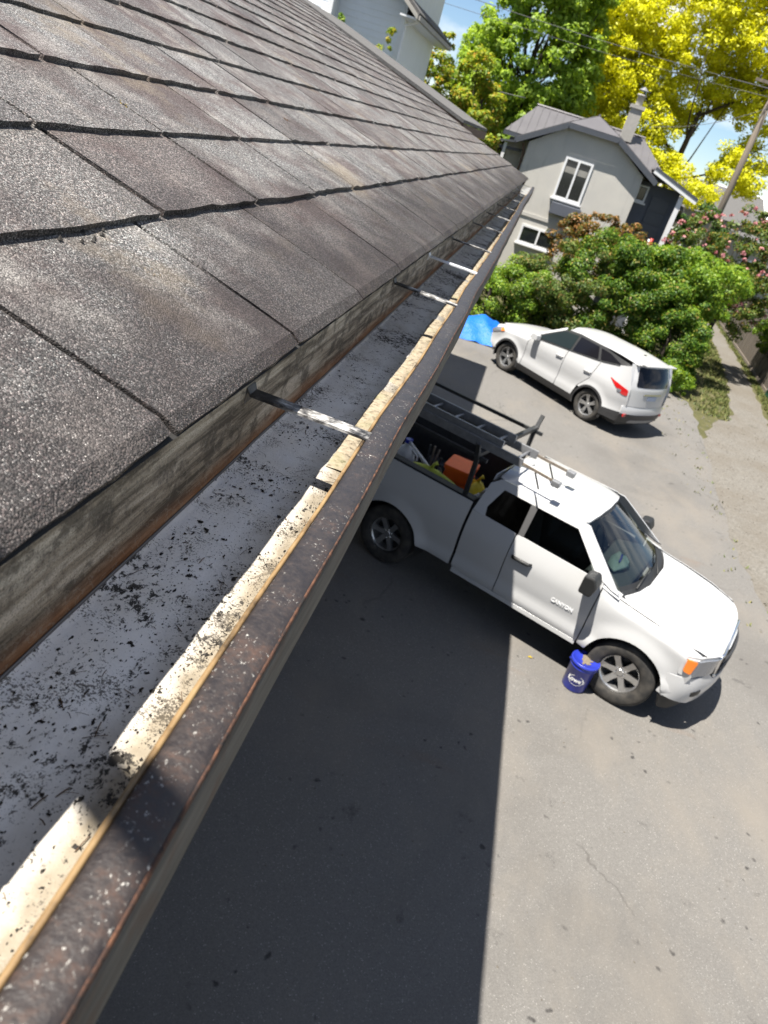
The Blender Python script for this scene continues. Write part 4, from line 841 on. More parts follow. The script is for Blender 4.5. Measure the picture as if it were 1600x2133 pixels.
def suv():
    hd = math.radians(136.97)
    T = thing('suv', 'white compact SUV parked facing the hedge with red tail lights', 'car', (1.069, 19.654, 0), hd)
    P = M['paint']; AX = -2.80; RW = .365
    BELT = ([-4.0, -3.25, -2.73, -1.8, -.65, 0], [1.55, 1.50, 1.385, 1.27, 1.14, 1.10]); belt = lambda x: float(np.interp(x, *BELT))
    prof = ([.22, .30, .40, .50, .62, .72, .85, .98, 1.08, 1.20, 1.40, 1.6], [.86, .895, .925, .932, .920, .925, .945, .955, .950, .930, .895, .86])
    ZH = ([-1.2, -.62, -.35, 0, .35, .62, .80, .95], [1.24, 1.18, 1.155, 1.115, 1.07, 1.01, .95, .88]); zh = lambda x: float(np.interp(x, *ZH))
    def sm(a): a = max(0, min(1, a)); return a * a * (3 - 2 * a)
    def plan(x):
        y = 0
        if x > .1: y += .11 * (x - .1) ** 2 + .32 * max(0, x - .45) ** 2
        if x < -2.6: y += .045 * (-2.6 - x) ** 2 + .80 * max(0, -3.2 - x) ** 2
        return y
    def yb(x, z, top=False):
        y = float(np.interp(z, *prof))
        for ax in (0, AX): y += .032 * sm(1 - (math.hypot(x - ax, z - RW) - .40) / .17)
        y -= plan(x)
        if top: y -= .12 * sm((z - (zh(x) - .16)) / .16) ** 1.3
        return y
    tx = lambda z: float(np.interp(z, [.4, .55, .72, 1.0, 1.13, 1.3, 1.55, 1.66], [-3.66, -3.74, -3.76, -3.73, -3.715, -3.66, -3.54, -3.50]))
    for s in (1, -1):
        o = (0, s, 0); sd = lambda x, z, s=s: (x, s * yb(x, z), z); sdt = lambda x, z, s=s: (x, s * yb(x, z, True), z)
        fen = [(-.52, .40), (-.47, .40)] + arc(0, RW, .425, 168, 12, 16) + [(.50, .42), (.72, .50), (.80, .70), (.64, .89), (.72, .95), (.62, 1.0), (.35, 1.06), (0, 1.105), (-.35, 1.145), (-.62, 1.17), (-.55, 1.0)]
        panel('fender', fen, sdt, P, T, .05, .045, o)
        panel('front_door', rpoly([(-.535, .40), (-.565, 1.0), (-.64, 1.145), (-1.775, 1.268), (-1.72, .40)], .03, 3), sd, P, T, .06, .05, o)
        panel('rear_door', rpoly([(-1.735, .40), (-1.79, 1.27), (-2.72, 1.385), (-2.62, .95), (-2.36, .66), (-2.30, .40)], .03, 3), sd, P, T, .06, .05, o)
        qp = [(-2.375, .655), (-2.635, .95), (-2.735, 1.388), (-3.20, 1.50), (-3.42, 1.57), (-3.52, 1.38), (-3.62, 1.12), (-3.66, .80), (-3.64, .55), (-3.25, .52)] + [p for p in arc(AX, RW, .425, 160, 44, 14)]
        panel('rear_quarter', qp, sd, P, T, .05, .045, o)
        for ax in (0, AX):
            MB().sheet([[(p[0], s * .64, p[1]), (p[0], s * .93, p[1])] for p in arc(ax, RW, .425, 192, -12, 16)]).build('wheel_well', M['black_plastic'], T, True)
            panel('arch_liner', arc(ax, RW, .42, 180, 0, 16), lambda x, z, s=s: (x, s * .64, z), M['black_plastic'], T, .3, .3, o)
            ring = arc(ax, RW, .405, 196, -16, 20) + arc(ax, RW, .455, -14, 194, 20)
            panel('arch_trim', ring, lambda x, z, s=s: (x, s * (yb(x, max(z, .30)) + .006), z), M['grey_plastic'], T, .3, .3, o, .015)
            wheel(T, ax, s * .80, s, RW, .245, .235, 5, True)
        panel('sill_trim', rpoly([(-.44, .24), (-.46, .40), (-2.34, .40), (-2.36, .24)], .02, 2), lambda x, z, s=s: (x, s * (yb(x, z) + .006), z), M['grey_plastic'], T, .2, .05, o, .02)
        # greenhouse
        def G(x, z): b0 = belt(x); return yb(x, b0) - .012 - (z - b0) * .50 - .12 * max(0, z - b0 - .2) ** 2
        gf = lambda x, z, s=s: (x, s * G(x, z), z); gi = lambda x, z, s=s: (x, s * (G(x, z) + .004), z)
        fr = rpoly([(-.60, 1.14), (-1.34, 1.60), (-1.75, 1.665), (-2.5, 1.665), (-3.3, 1.60), (-3.42, 1.57), (-3.24, 1.49), (-2.73, 1.38), (-1.8, 1.262)], .01, 1)
        panel('window_surround', fr, lambda x, z, s=s: (x, s * (G(x, z) - .004), z), M['black_plastic'], T, .1, .06, o, .01)
        panel('side_window', rpoly([(-.72, 1.175), (-1.36, 1.575), (-1.77, 1.615), (-1.80, 1.29)], .02, 3), gi, M['glass_tint2'], T, .1, .06, o, .004)
        panel('side_window', rpoly([(-1.86, 1.295), (-1.84, 1.622), (-2.42, 1.622), (-2.60, 1.395)], .02, 3), gi, M['glass_priv'], T, .1, .06, o, .004)
        panel('side_window', rpoly([(-2.67, 1.405), (-2.50, 1.618), (-2.80, 1.605), (-3.20, 1.515)], .02, 3), gi, M['glass_priv'], T, .1, .06, o, .004)
        panel('pillar', [(-.50, 1.15), (-.62, 1.165), (-1.36, 1.605), (-1.32, 1.65)], lambda x, z, s=s: (x, s * (G(x, z) + .008), z), P, T, .06, .06, o, .03)
        MB().tube([(x, s * (yb(x, belt(x)) + .006), belt(x) + .004) for x in np.linspace(-.66, -3.2, 14)], .009, 6).build('belt_trim', M['black_plastic'], T, True)
        for hx in (-1.62, -2.52): MB().tube([(hx - .11, s * (yb(hx, 1.06) - .01), 1.07), (hx - .09, s * (yb(hx, 1.06) + .028), 1.075), (hx + .09, s * (yb(hx, 1.06) + .028), 1.06), (hx + .11, s * (yb(hx, 1.06) - .01), 1.055)], .015, 7).build('door_handle', P, T, True)
        mi = MB(); mi.prism(rpoly([(-.92, 1.14), (-.90, 1.27), (-.76, 1.28), (-.70, 1.20), (-.74, 1.14)], .03, 3), s * .97, s * 1.12, 'y'); mi.build('mirror', P, T, False, .025)
        xq = lambda z: float(np.interp(z, [.55, .80, 1.12, 1.38, 1.57, 1.62], [-3.64, -3.66, -3.62, -3.52, -3.42, -3.40])); yt = lambda z: float(np.interp(z, [.74, 1.12, 1.64], [.74, .73, .63]))
        def corner(z, k):
            a = Vector((xq(z) + .01, (yb(xq(z), z) if z < 1.5 else yb(xq(z), 1.5) - (z - 1.5) * .5) - .004, z)); b = Vector((tx(z) + .16 * (yt(z) / .8) ** 2.6 + .004, yt(z) - .004, z)); q = a.lerp(b, k); return (q.x, s * q.y, z)
        MB().sheet([[corner(z, k) for k in (0, .35, .7, 1)] for z in np.linspace(.56, 1.63, 12)]).build('rear_corner', P, T, True)
        panel('side_bumper', rpoly([(-3.19, .36), (-3.22, .53), (-3.66, .57), (-3.62, .34)], .02, 2), lambda x, z, s=s: (x, s * (yb(x, max(z, .40)) + .004), z), M['grey_plastic'], T, .08, .06, o, .03)
        # tail light wrapping the corner
        tl = rpoly([(-3.12, 1.20), (-3.40, 1.14), (-3.60, 1.08), (-3.615, .95), (-3.52, .95), (-3.34, 1.06)], .03, 3)
        lt = panel('tail_light', tl, lambda x, z, s=s: (x, s * (yb(x, z) + .010), z), M['red_lens'], T, .05, .04, o, .02)
        panel('reverse_lens', rpoly([(-3.38, 1.045), (-3.48, 1.045), (-3.48, .985), (-3.40, .99)], .015, 2), lambda x, z, s=s: (x, s * (yb(x, z) + .014), z), M['lamp'], lt, .05, .05, o, .004)
        panel('head_light', rpoly([(.30, .93), (.62, .80), (.78, .74), (.80, .80), (.66, .90), (.42, .99)], .02, 3), lambda x, z, s=s: (x, s * (yb(x, z, True) + .010), z), M['lamp'], T, .05, .04, o, .015)
        panel('turn_lens', rpoly([(.28, .935), (.40, .885), (.44, .95), (.38, .985)], .015, 2), lambda x, z, s=s: (x, s * (yb(x, z, True) + .014), z), M['amber'], T, .05, .04, o, .01)
        MB().box((-3.70, s * .64 - .09, .50), (-3.60, s * .64 + .09, .56)).build('reflector', M['red_lens'], T)
    def hood(x, y):
        k = abs(y) / .80; z = zh(x) + .008 + .045 * (1 - k * k) - .04 * sm((k - .8) / .2)
        return (x, y, z)
    ho = [(-.62, -.50), (-.60, -.70), (-.52, -.815), (0, -.82), (.35, -.79), (.62, -.68), (.80, -.42), (.86, 0)]; ho += [(x, -y) for x, y in reversed(ho[:-1])]
    panel('hood', ho, hood, P, T, .06, .06, (0, 0, 1), .015)
    def ws(u, v): return (-.56 - .80 * v - .18 * (1 - .3 * v) * u * u, u * (.80 - .18 * v), 1.17 + .50 * v + .03 * math.sin(v * 3.14) - .02 * u * u * v)
    panel('windscreen', [(-1, 0), (1, 0), (1, 1), (-1, 1)], ws, M['glass_tint2'], T, .2, .2, (1, 0, .8), .006)
    def roof(x, y):
        k = abs(y) / .66; return (x, y, 1.752 - .075 * k ** 3 - .07 * max(0, (x + 1.85) / .6) ** 2 - .055 * max(0, (-2.55 - x) / .95) ** 1.7)
    ro = [(-1.33, 0), (-1.36, -.38), (-1.46, -.62), (-1.75, -.655), (-2.6, -.65), (-3.3, -.615), (-3.52, -.58), (-3.60, -.3), (-3.61, 0)]; ro += [(x, -y) for x, y in reversed(ro[1:-1])]
    panel('roof', ro, roof, P, T, .06, .06, (0, 0, 1), .02)
    MB().tube([(-3.05, 0, 1.70), (-3.16, 0, 1.76)], [.035, .008], 6).build('roof_antenna', M['grey_plastic'], T, True)
    for s in (1, -1):                                              # shoulder between side windows and roof
        MB().sheet([[roof(x, s * .60), roof(x, s * .655), (x, s * (.675 - .05 * max(0, -2.4 - x)), 1.655 - .07 * max(0, (x + 1.85) / .6) ** 2 - .055 * max(0, (-2.55 - x) / .95) ** 1.7)] for x in np.linspace(-1.42, -3.50, 18)]).build('roof_edge', P, T, True, 0, .02)
    # tailgate
    tx = lambda z: float(np.interp(z, [.4, .55, .72, 1.0, 1.13, 1.3, 1.55, 1.66], [-3.66, -3.74, -3.76, -3.73, -3.715, -3.66, -3.54, -3.50]))
    tg = lambda y, z: (tx(z) + .16 * (abs(y) / .8) ** 2.6, y, z)
    tgo = rpoly([(-.74, .74), (.74, .74), (.72, 1.0), (.73, 1.12), (.63, 1.64), (-.63, 1.64), (-.73, 1.12), (-.72, 1.0)], .04, 3)
    tgp = panel('tailgate', tgo, tg, P, T, .06, .05, (-1, 0, 0), .015)
    panel('rear_window', rpoly([(-.60, 1.18), (.60, 1.18), (.55, 1.585), (-.55, 1.585)], .06, 4), lambda y, z: (tg(y, z)[0] - .006, y, z), M['glass_priv'], tgp, .1, .08, (-1, 0, 0), .004)
    panel('number_plate', rpoly([(-.17, .90), (.17, .90), (.17, 1.0), (-.17, 1.0)], .01, 2), lambda y, z: (tg(y, z)[0] - .010, y, z), M['plate'], tgp, .2, .2, (-1, 0, 0), .006)
    panel('tailgate_handle', rpoly([(-.34, 1.02), (.34, 1.02), (.33, 1.05), (-.33, 1.05)], .01, 2), lambda y, z: (tg(y, z)[0] - .012, y, z), M['chrome'], tgp, .1, .1, (-1, 0, 0), .01)
    MB().box((-3.66, -.56, 1.655), (-3.48, .56, 1.68)).build('spoiler', P, T, False, .01)
    bx = lambda u, z: (-3.77 - .03 * math.sin((z - .4) / .34 * 3.14) + (.02 + .20 * (abs(u) / .9) ** 2.6), u, z)
    panel('bumper', rpoly([(-.80, .56), (.80, .56), (.79, .73), (-.79, .73)], .02, 2), bx, P, T, .06, .05, (-1, 0, 0), .02)
    panel('lower_bumper', rpoly([(-.81, .55), (-.78, .33), (.78, .33), (.81, .55)], .02, 2), lambda u, z: tuple(Vector(bx(u, z)) + Vector((-.008 + .3 * max(0, .42 - z), 0, 0))), M['grey_plastic'], T, .06, .05, (-1, 0, 0), .02)
    panel('skid_plate', rpoly([(-.50, .345), (.50, .345), (.44, .43), (-.44, .43)], .02, 2), lambda u, z: tuple(Vector(bx(u, z)) + Vector((-.016 + .3 * max(0, .42 - z), 0, 0))), M['aluminium'], T, .1, .05, (-1, 0, 0), .01)
    fx = lambda y, z: .90 - .22 * (abs(y) / .75) ** 2.4 - .04 * abs(z - .6)
    fb = panel('front_bumper', rpoly([(-.82, .30), (.82, .30), (.80, .76), (.62, .95), (-.62, .95), (-.80, .76)], .04, 3), lambda y, z: (fx(y, z), y, z), P, T, .08, .06, (1, 0, 0), .02)
    panel('grille', rpoly([(-.50, .60), (.50, .60), (.46, .84), (-.46, .84)], .04, 3), lambda y, z: (fx(y, z) + .008, y, z), M['black_plastic'], fb, .1, .08, (1, 0, 0), .01)
    MB().box((-3.55, -.70, .24), (.6, .70, .40)).build('underbody', M['black_plastic'], T)
    MB().box((-3.4, -.72, .45), (-.6, .72, .9)).build('cabin_floor', M['interior'], T)
    return T
def car_glass():
    for k, tint in (('glass_tint2', (.018, .026, .026)), ('glass_priv', (.010, .010, .013))):
        t = NT(k); t.bsdf(tint, .08, 0, None, .28, .0); M[k] = t.m
    M['plate'] = flat('number_plate', (.36, .42, .55), .4, var=.25, scale=30)
car_glass(); suv()
# ------------------------------------------------------------------ grey stucco house
def stucco_house():
    B = Vector((1.0, 32.5, 0)); H = thing('house', 'grey stucco house with mauve metal roof and white casement window', 'house', B)
    yf = 30.0
    # front wall of the gable wing with clipped top
    gx0, gx1, ge = -1.12, 3.09, 5.20
    poly = [(gx0, 0), (gx1, 0), (gx1, ge), (1.86, 5.98), (.02, 5.98), (gx0, ge)]
    MB(B).prism(poly, yf, 33.0, 'y').build('wall', M['stucco'], H)
    MB(B).box((-1.9, 31.2, 0), (3.7, 35.5, 5.2)).build('wall', M['stucco'], H)
    # casement window
    def window(x0, x1, z0, z1, y, cols, name='window', curtain=True, fr=.075):
        b = MB(B); b.box((x0, y - .05, z0), (x0 + fr, y + .02, z1)); b.box((x1 - fr, y - .05, z0), (x1, y + .02, z1)); b.box((x0 + fr, y - .05, z1 - fr), (x1 - fr, y + .02, z1)); b.box((x0 + fr, y - .05, z0), (x1 - fr, y + .02, z0 + fr))
        w_ = b.build(name, M['white_trim'], H)
        n = cols; wd = (x1 - x0 - 2 * fr) / n
        for k in range(n):
            a, c = x0 + fr + k * wd, x0 + fr + (k + 1) * wd
            MB(B).box((a + .02, y - .018, z0 + fr + .02), (c - .02, y - .010, z1 - fr - .02)).build('pane', M['window_glass'], w_)
            if k: MB(B).box((a - .035, y - .06, z0 + fr), (a + .035, y + .0, z1 - fr)).build('mullion', M['white_trim'], w_)
            if curtain:
                MB(B).box((a + .03, y - .024, z1 - fr - .42), (c - .03, y - .0195, z1 - fr - .22)).build('reflection_blind', M['curtain'], w_)
                for q in range(5): MB(B).box((a + .05 + q * (wd - .12) / 5, y - .023, z0 + .12), (a + .07 + q * (wd - .12) / 5, y - .0195, z0 + .40 + .04 * (q % 3))).build('railing_bar', M['black_plastic'], w_)
        MB(B).box((x0 - .06, y - .10, z0 - .06), (x1 + .06, y + .02, z0 - .002)).build('sill', M['white_trim'], w_)
        return w_
    window(.30, 1.32, 3.74, 5.12, yf, 2)
    window(-.40, 1.0, 1.92, 2.58, yf, 2, curtain=False)
    MB(B).box((.36, yf - .30, 3.22), (1.46, yf - .003, 3.60)).build('window_box', M['slate_wall'], H, False, .01)
    MB(B).box((gx0 - .03, yf - .035, 2.86), (gx1 + .03, yf - .002, 2.98)).build('belt_course', M['stucco'], H)
    # roof: two slopes of the wing, clipped hip, main hip roof behind, ribs
    def slab(pts, name, mat, th=.06, parent=None):
        n = len(pts); a = Vector(pts[0]); nrm = (Vector(pts[1]) - a).cross(Vector(pts[2]) - a).normalized()
        if nrm.z < 0: nrm = -nrm
        return MB(B).add(list(pts) + [tuple(Vector(p) - nrm * th) for p in pts], [tuple(range(n)), tuple(reversed(range(n, 2 * n)))] + [(i, n + i, n + (i + 1) % n, (i + 1) % n) for i in range(n)]).build(name, mat, parent or H)
    yo = yf - .24
    eL, eR, cL, cR, zc, ze = -1.60, 3.56, .02, 1.84, 6.14, 5.22
    rx, rz = .93, 6.62; ry = yf + .75
    wl = slab([(eL, yo, ze), (cL, yo, zc), (rx, ry, rz), (rx, 33.2, rz), (eL, 33.2, ze)], 'roof', M['metal_roof'])
    wr = slab([(cR, yo, zc), (eR, yo, ze), (eR, 33.2, ze), (rx, 33.2, rz), (rx, ry, rz)], 'roof', M['metal_roof'])
    hp = slab([(cL, yo, zc), (cR, yo, zc), (rx, ry, rz)], 'roof', M['metal_roof'])
    mz, my = 6.50, 33.4
    m1 = slab([(-2.15, 30.95, 5.36), (4.0, 30.95, 5.36), (2.9, my, mz), (-1.35, my, mz)], 'roof', M['metal_roof'])
    slab([(-2.15, 35.9, 5.36), (-1.35, my, mz), (2.9, my, mz), (4.0, 35.9, 5.36)], 'roof', M['metal_roof'])
    slab([(4.0, 30.95, 5.36), (4.0, 35.9, 5.36), (2.9, my, mz)], 'roof', M['metal_roof']); slab([(-2.15, 30.95, 5.36), (-1.35, my, mz), (-2.15, 35.9, 5.36)], 'roof', M['metal_roof'])
    for i in range(21):                                            # standing seams
        x = -2.0 + i * .29; k = 1.0
        if x < -1.35: k = (x + 2.15) / .8
        if x > 2.9: k = (4.0 - x) / 1.1
        MB(B).bar((x, 30.97, 5.375), (x, 30.95 + (my - 30.95) * k, 5.375 + (mz - 5.36) * k), .025, .03).build('roof_seam', M['metal_roof'], m1)
    for i in range(9):
        y = yo + .12 + i * .36; t = min(1, (y - yo) / (ry - yo)); zt_ = zc + (rz - zc) * t
        MB(B).bar((eL + .02, y, ze + .015), (cL + (rx - cL) * t, y, zt_ + .015), .03, .045).build('roof_seam', M['metal_roof'], wl)
        MB(B).bar((eR - .02, y, ze + .015), (cR + (rx - cR) * t, y, zt_ + .015), .03, .045).build('roof_seam', M['metal_roof'], wr)
    MB(B).tube([(-1.4, my, mz + .02), (2.95, my, mz + .02)], .05, 6).build('ridge_cap', M['metal_roof'], m1)
    MB(B).tube([(rx, ry, rz + .02), (rx, 33.2, rz + .02)], .05, 6).build('ridge_cap', M['metal_roof'], wl)
    for p, q in (((eL, yo - .012, ze - .10), (cL, yo - .012, zc - .10)), ((cL, yo - .012, zc - .10), (cR, yo - .012, zc - .10)), ((cR, yo - .012, zc - .10), (eR, yo - .012, ze - .10))):
        MB(B).bar(p, q, .03, .17).build('barge_board', M['slate_trim'], H)
    for x in (eL, eR): MB(B).bar((x, yo, ze - .08), (x, 33.0, ze - .08), .10, .10).build('eave_gutter', M['slate_trim'], H)
    MB(B).bar((-2.17, 30.92, 5.27), (4.02, 30.92, 5.27), .08, .13).build('eave_gutter', M['slate_trim'], H)
    MB(B).tube([(-1.30, yf + .1, 5.1), (-1.20, yf + .1, 4.8), (-1.19, yf + .1, 2.0)], .04, 8).build('downpipe', M['barge'], H)
    # chimney
    ch = MB(B).box((1.98, 32.6, 6.2), (2.42, 33.0, 7.30)).build('chimney', M['brick_tan'], H)
    MB(B).box((1.93, 32.55, 7.30), (2.47, 33.05, 7.42)).build('chimney_cap', M['brick_tan'], ch); MB(B).lathe([(.13, 0), (.14, .30), (.17, .31), (.17, .37), (.10, .38)], 14, Matrix.Translation((2.2, 32.8, 7.42))).build('chimney_pot', M['brick_tan'], ch, True)
    MB(B).lathe([(.19, .50), (.02, .62)], 12, Matrix.Translation((2.2, 32.8, 7.42))).build('chimney_cowl', M['aluminium'], ch)
    # carport side: lower lean-to roof, dark recessed wall, post
    sl = slab([(3.40, 29.75, 5.60), (5.08, 29.75, 5.06), (5.08, 33.2, 5.06), (3.40, 33.2, 5.60)], 'lean_to_roof', M['metal_roof'])
    MB(B).bar((3.35, 29.74, 5.52), (5.10, 29.74, 4.96), .03, .19).build('barge_board', M['white_trim'], sl)
    MB(B).bar((3.35, 29.725, 5.60), (5.10, 29.725, 5.04), .03, .08).build('barge_board', M['slate_trim'], sl)
    MB(B).box((3.095, 30.75, 0), (4.62, 31.0, 5.1)).build('recessed_wall', M['slate_wall'], H)
    gd = MB(B).box((3.72, 30.70, 2.4), (4.42, 30.748, 4.75)).build('garage_door', M['slate_trim'], H)
    for k in range(5): MB(B).box((3.74, 30.685, 2.48 + k * .45), (4.40, 30.70, 2.88 + k * .45)).build('door_panel', M['slate_trim'], gd, False, .006)
    window(3.14, 3.52, 4.42, 4.98, 30.74, 1, curtain=False, fr=.06)
    MB(B).box((4.50, 29.86, 0), (4.66, 30.0, 4.98)).build('post', M['white_trim'], H)
    # side porch on the left
    pr = slab([(-2.75, 30.6, 4.95), (-1.65, 30.6, 5.10), (-1.65, 32.4, 5.10), (-2.75, 32.4, 4.95)], 'porch_roof', M['slate_trim'])
    for x in (-2.62, -2.0): MB(B).box((x, 30.7, 0), (x + .11, 30.8, 4.96)).build('porch_post', M['white_trim'], pr)
    MB(B).bar((-2.62, 30.75, 4.75), (-1.3, 30.75, 4.85), .05, .1).build('porch_beam', M['slate_trim'], pr)
    for k in range(6): MB(B).bar((-2.5 + k * .09, 30.75, 3.7), (-2.5 + k * .09, 30.75, 4.4), .025, .025).build('baluster', M['white_trim'], pr)
    MB(B).bar((-2.6, 30.75, 4.42), (-1.95, 30.75, 4.42), .06, .05).build('handrail', M['white_trim'], pr)
stucco_house()

# ------------------------------------------------------------------ white clapboard house
def white_house():
    B = Vector((-7.5, 24, 0)); H = thing('house', 'tall white clapboard house behind the near roof at the top', 'house', B)
    def siding(x0, x1, z0, z1, y, name, ret=.0):
        rows = []; z = z0
        while z < z1 - 1e-3: rows.append([(x0, y, z), (x1, y, z)]); rows.append([(x0, y + .016, min(z + .145, z1)), (x1, y + .016, min(z + .145, z1))]); z += .145
        return MB(B).sheet(rows).build(name, M['siding'], H)
    siding(-6.5, -4.80, 4.0, 9.6, 22.0, 'clapboards'); MB(B).box((-9.9, 22.02, 0), (-4.80, 27, 9.6)).build('wall', M['siding'], H)
    siding(-9.9, -6.56, 4.0, 9.6, 21.55, 'clapboards'); MB(B).box((-9.9, 21.57, 0), (-6.56, 22.2, 9.6)).build('wall', M['siding'], H)
    MB(B).box((-4.86, 21.96, 0), (-4.76, 22.08, 9.6)).build('corner_board', M['white_trim'], H); MB(B).box((-6.62, 21.5, 0), (-6.50, 21.62, 9.6)).build('corner_board', M['white_trim'], H)
    MB(B).box((-8.4, 21.2, 6.34), (-6.50, 21.55, 6.50)).build('porch_cornice', M['white_trim'], H, False, .01)
    MB(B).box((-6.60, 21.25, 6.05), (-6.46, 21.40, 6.80)).build('bracket', M['white_trim'], H)
    # roof edge: the rake climbs to the left, eave at the right
    s = .72; pts = [(-4.36, 6.98), (-8.2, 6.98 + 3.84 * s), (-8.2, 6.98 + 3.84 * s + .1), (-4.30, 7.06)]
    MB(B).prism(pts, 21.35, 27.4, 'y').build('roof', M['far_shingle'], H)
    MB(B).prism([(-4.34, 6.90), (-8.2, 6.90 + 3.86 * s), (-8.2, 7.0 + 3.86 * s), (-4.34, 7.0)], 21.30, 21.35, 'y').build('barge_board', M['brick_tan'], H)
    MB(B).box((-4.80, 21.37, 6.90), (-4.38, 27.3, 6.94)).build('soffit', M['white_trim'], H)
    MB(B).box((-4.36, 21.36, 6.90), (-4.28, 27.3, 7.0)).build('eave_gutter', M['brick_tan'], H)
    MB(B).tube([(-4.40, 21.9, 6.92), (-4.72, 21.93, 6.75), (-4.75, 21.93, 4.5)], .04, 8).build('downpipe', M['white_trim'], H)
white_house()

# ------------------------------------------------------------------ plants
def leaf_mesh(name, pts, nrm, size, mat, parent, rng, off, asp=.55, bend=.25):
    n = len(pts); pts = np.asarray(pts); nrm = np.asarray(nrm) + rng.normal(0, .45, (n, 3)); nrm /= np.linalg.norm(nrm, axis=1)[:, None] + 1e-9
    ax = rng.normal(0, 1, (n, 3)); ax -= nrm * np.sum(ax * nrm, 1)[:, None]; ax /= np.linalg.norm(ax, axis=1)[:, None] + 1e-9; sd = np.cross(nrm, ax)
    L = (size * rng.uniform(.6, 1.35, n))[:, None]; W = L * asp
    V = np.empty((n, 4, 3)); V[:, 0] = pts - ax * L * .5; V[:, 1] = pts + sd * W * .5 + nrm * L * bend * .3; V[:, 2] = pts + ax * L * .5 - nrm * L * bend * .5; V[:, 3] = pts - sd * W * .5 + nrm * L * bend * .3
    V = V.reshape(-1, 3) - np.array(off)
    me = bpy.data.meshes.new(name); me.vertices.add(4 * n); me.vertices.foreach_set('co', V.ravel()); me.loops.add(4 * n); me.loops.foreach_set('vertex_index', np.arange(4 * n)); me.polygons.add(n); me.polygons.foreach_set('loop_start', np.arange(0, 4 * n, 4))
    try: me.polygons.foreach_set('loop_total', np.full(n, 4))
    except Exception: pass
    me.update(calc_edges=True); me.validate(); me.materials.append(mat); return link(bpy.data.objects.new(name, me), parent)
def cloud(ells, nclump, nleaf, clump_r, rng, zmin=.05, shell=.55, up=.35):
    """clump centres in / on the ellipsoids, leaves on the clumps"""
    ells = [(np.array(c, float), np.array(r, float)) for c, r in ells]; wts = np.array([r[0] * r[1] + r[0] * r[2] + r[1] * r[2] for c, r in ells]); wts /= wts.sum()
    C = []; D = []
    while len(C) < nclump:
        c, r = ells[rng.choice(len(ells), p=wts)]; d = rng.normal(0, 1, 3); d /= np.linalg.norm(d); k = shell + (1 - shell) * rng.rand() ** .5; p = c + d * r * k
        if p[2] < zmin: continue
        if any(np.sum(((p - c2) / r2) ** 2) < shell ** 2 * .8 for c2, r2 in ells): continue
        C.append(p); D.append(d / r * r.mean())
    C = np.array(C); D = np.array(D); idx = rng.randint(0, nclump, nleaf); d = rng.normal(0, 1, (nleaf, 3)); d += D[idx] * .5; d /= np.linalg.norm(d, axis=1)[:, None]
    cr_ = clump_r * rng.uniform(.6, 1.3, nclump); P = C[idx] + d * (cr_[idx] * rng.uniform(.45, 1.05, nleaf))[:, None] * np.array([1, 1, .75])
    N = d + np.array([0, 0, up]); ok = P[:, 2] > .02
    return C, P[ok], N[ok]
def plant(name, label, cat, base, ells, nclump, nleaf, clump_r, size, mat, seed, trunk_r=.0, trunk_h=0, limbs=10, group=None, shell=.55, lean=(0, 0), crown='crown', bark='bark', up=.35, asp=.55):
    rng = np.random.RandomState(seed); base = Vector(base); T = thing(name, label, cat, base, group=group)
    C, P, N = cloud(ells, nclump, nleaf, clump_r, rng, shell=shell, up=up)
    leaf_mesh(crown, P, N, size, M[mat], T, rng, base, asp)
    if trunk_r:
        top = base + Vector((lean[0], lean[1], trunk_h)); b = MB(base); k = 6
        b.tube([base + (top - base) * (i / k) + Vector((R.uniform(-.04, .04), R.uniform(-.04, .04), 0)) * (i > 0) for i in range(k + 1)], [trunk_r * (1.15 - .55 * i / k) for i in range(k + 1)], 9)
        b.build('trunk', M[bark], T, True)
        sel = rng.choice(len(C), min(limbs, len(C)), replace=False)
        for j in sel:
            q = Vector(C[j]); s0 = base + (top - base) * max(.25, min(.97, (q.z - base.z) / max(trunk_h, .1) * rng.uniform(.5, .75))); mid = s0.lerp(q, .5) + Vector((0, 0, -abs(q.z - s0.z) * .18)) + Vector(rng.uniform(-.25, .25, 3)) * min(1, trunk_r * 4); b = MB(base)
            b.tube([s0, s0.lerp(mid, .5) + Vector(rng.uniform(-.08, .08, 3)), mid, q], [trunk_r * .42, trunk_r * .3, trunk_r * .2, trunk_r * .06], 6); b.build('branch', M[bark], T, True)
    return T
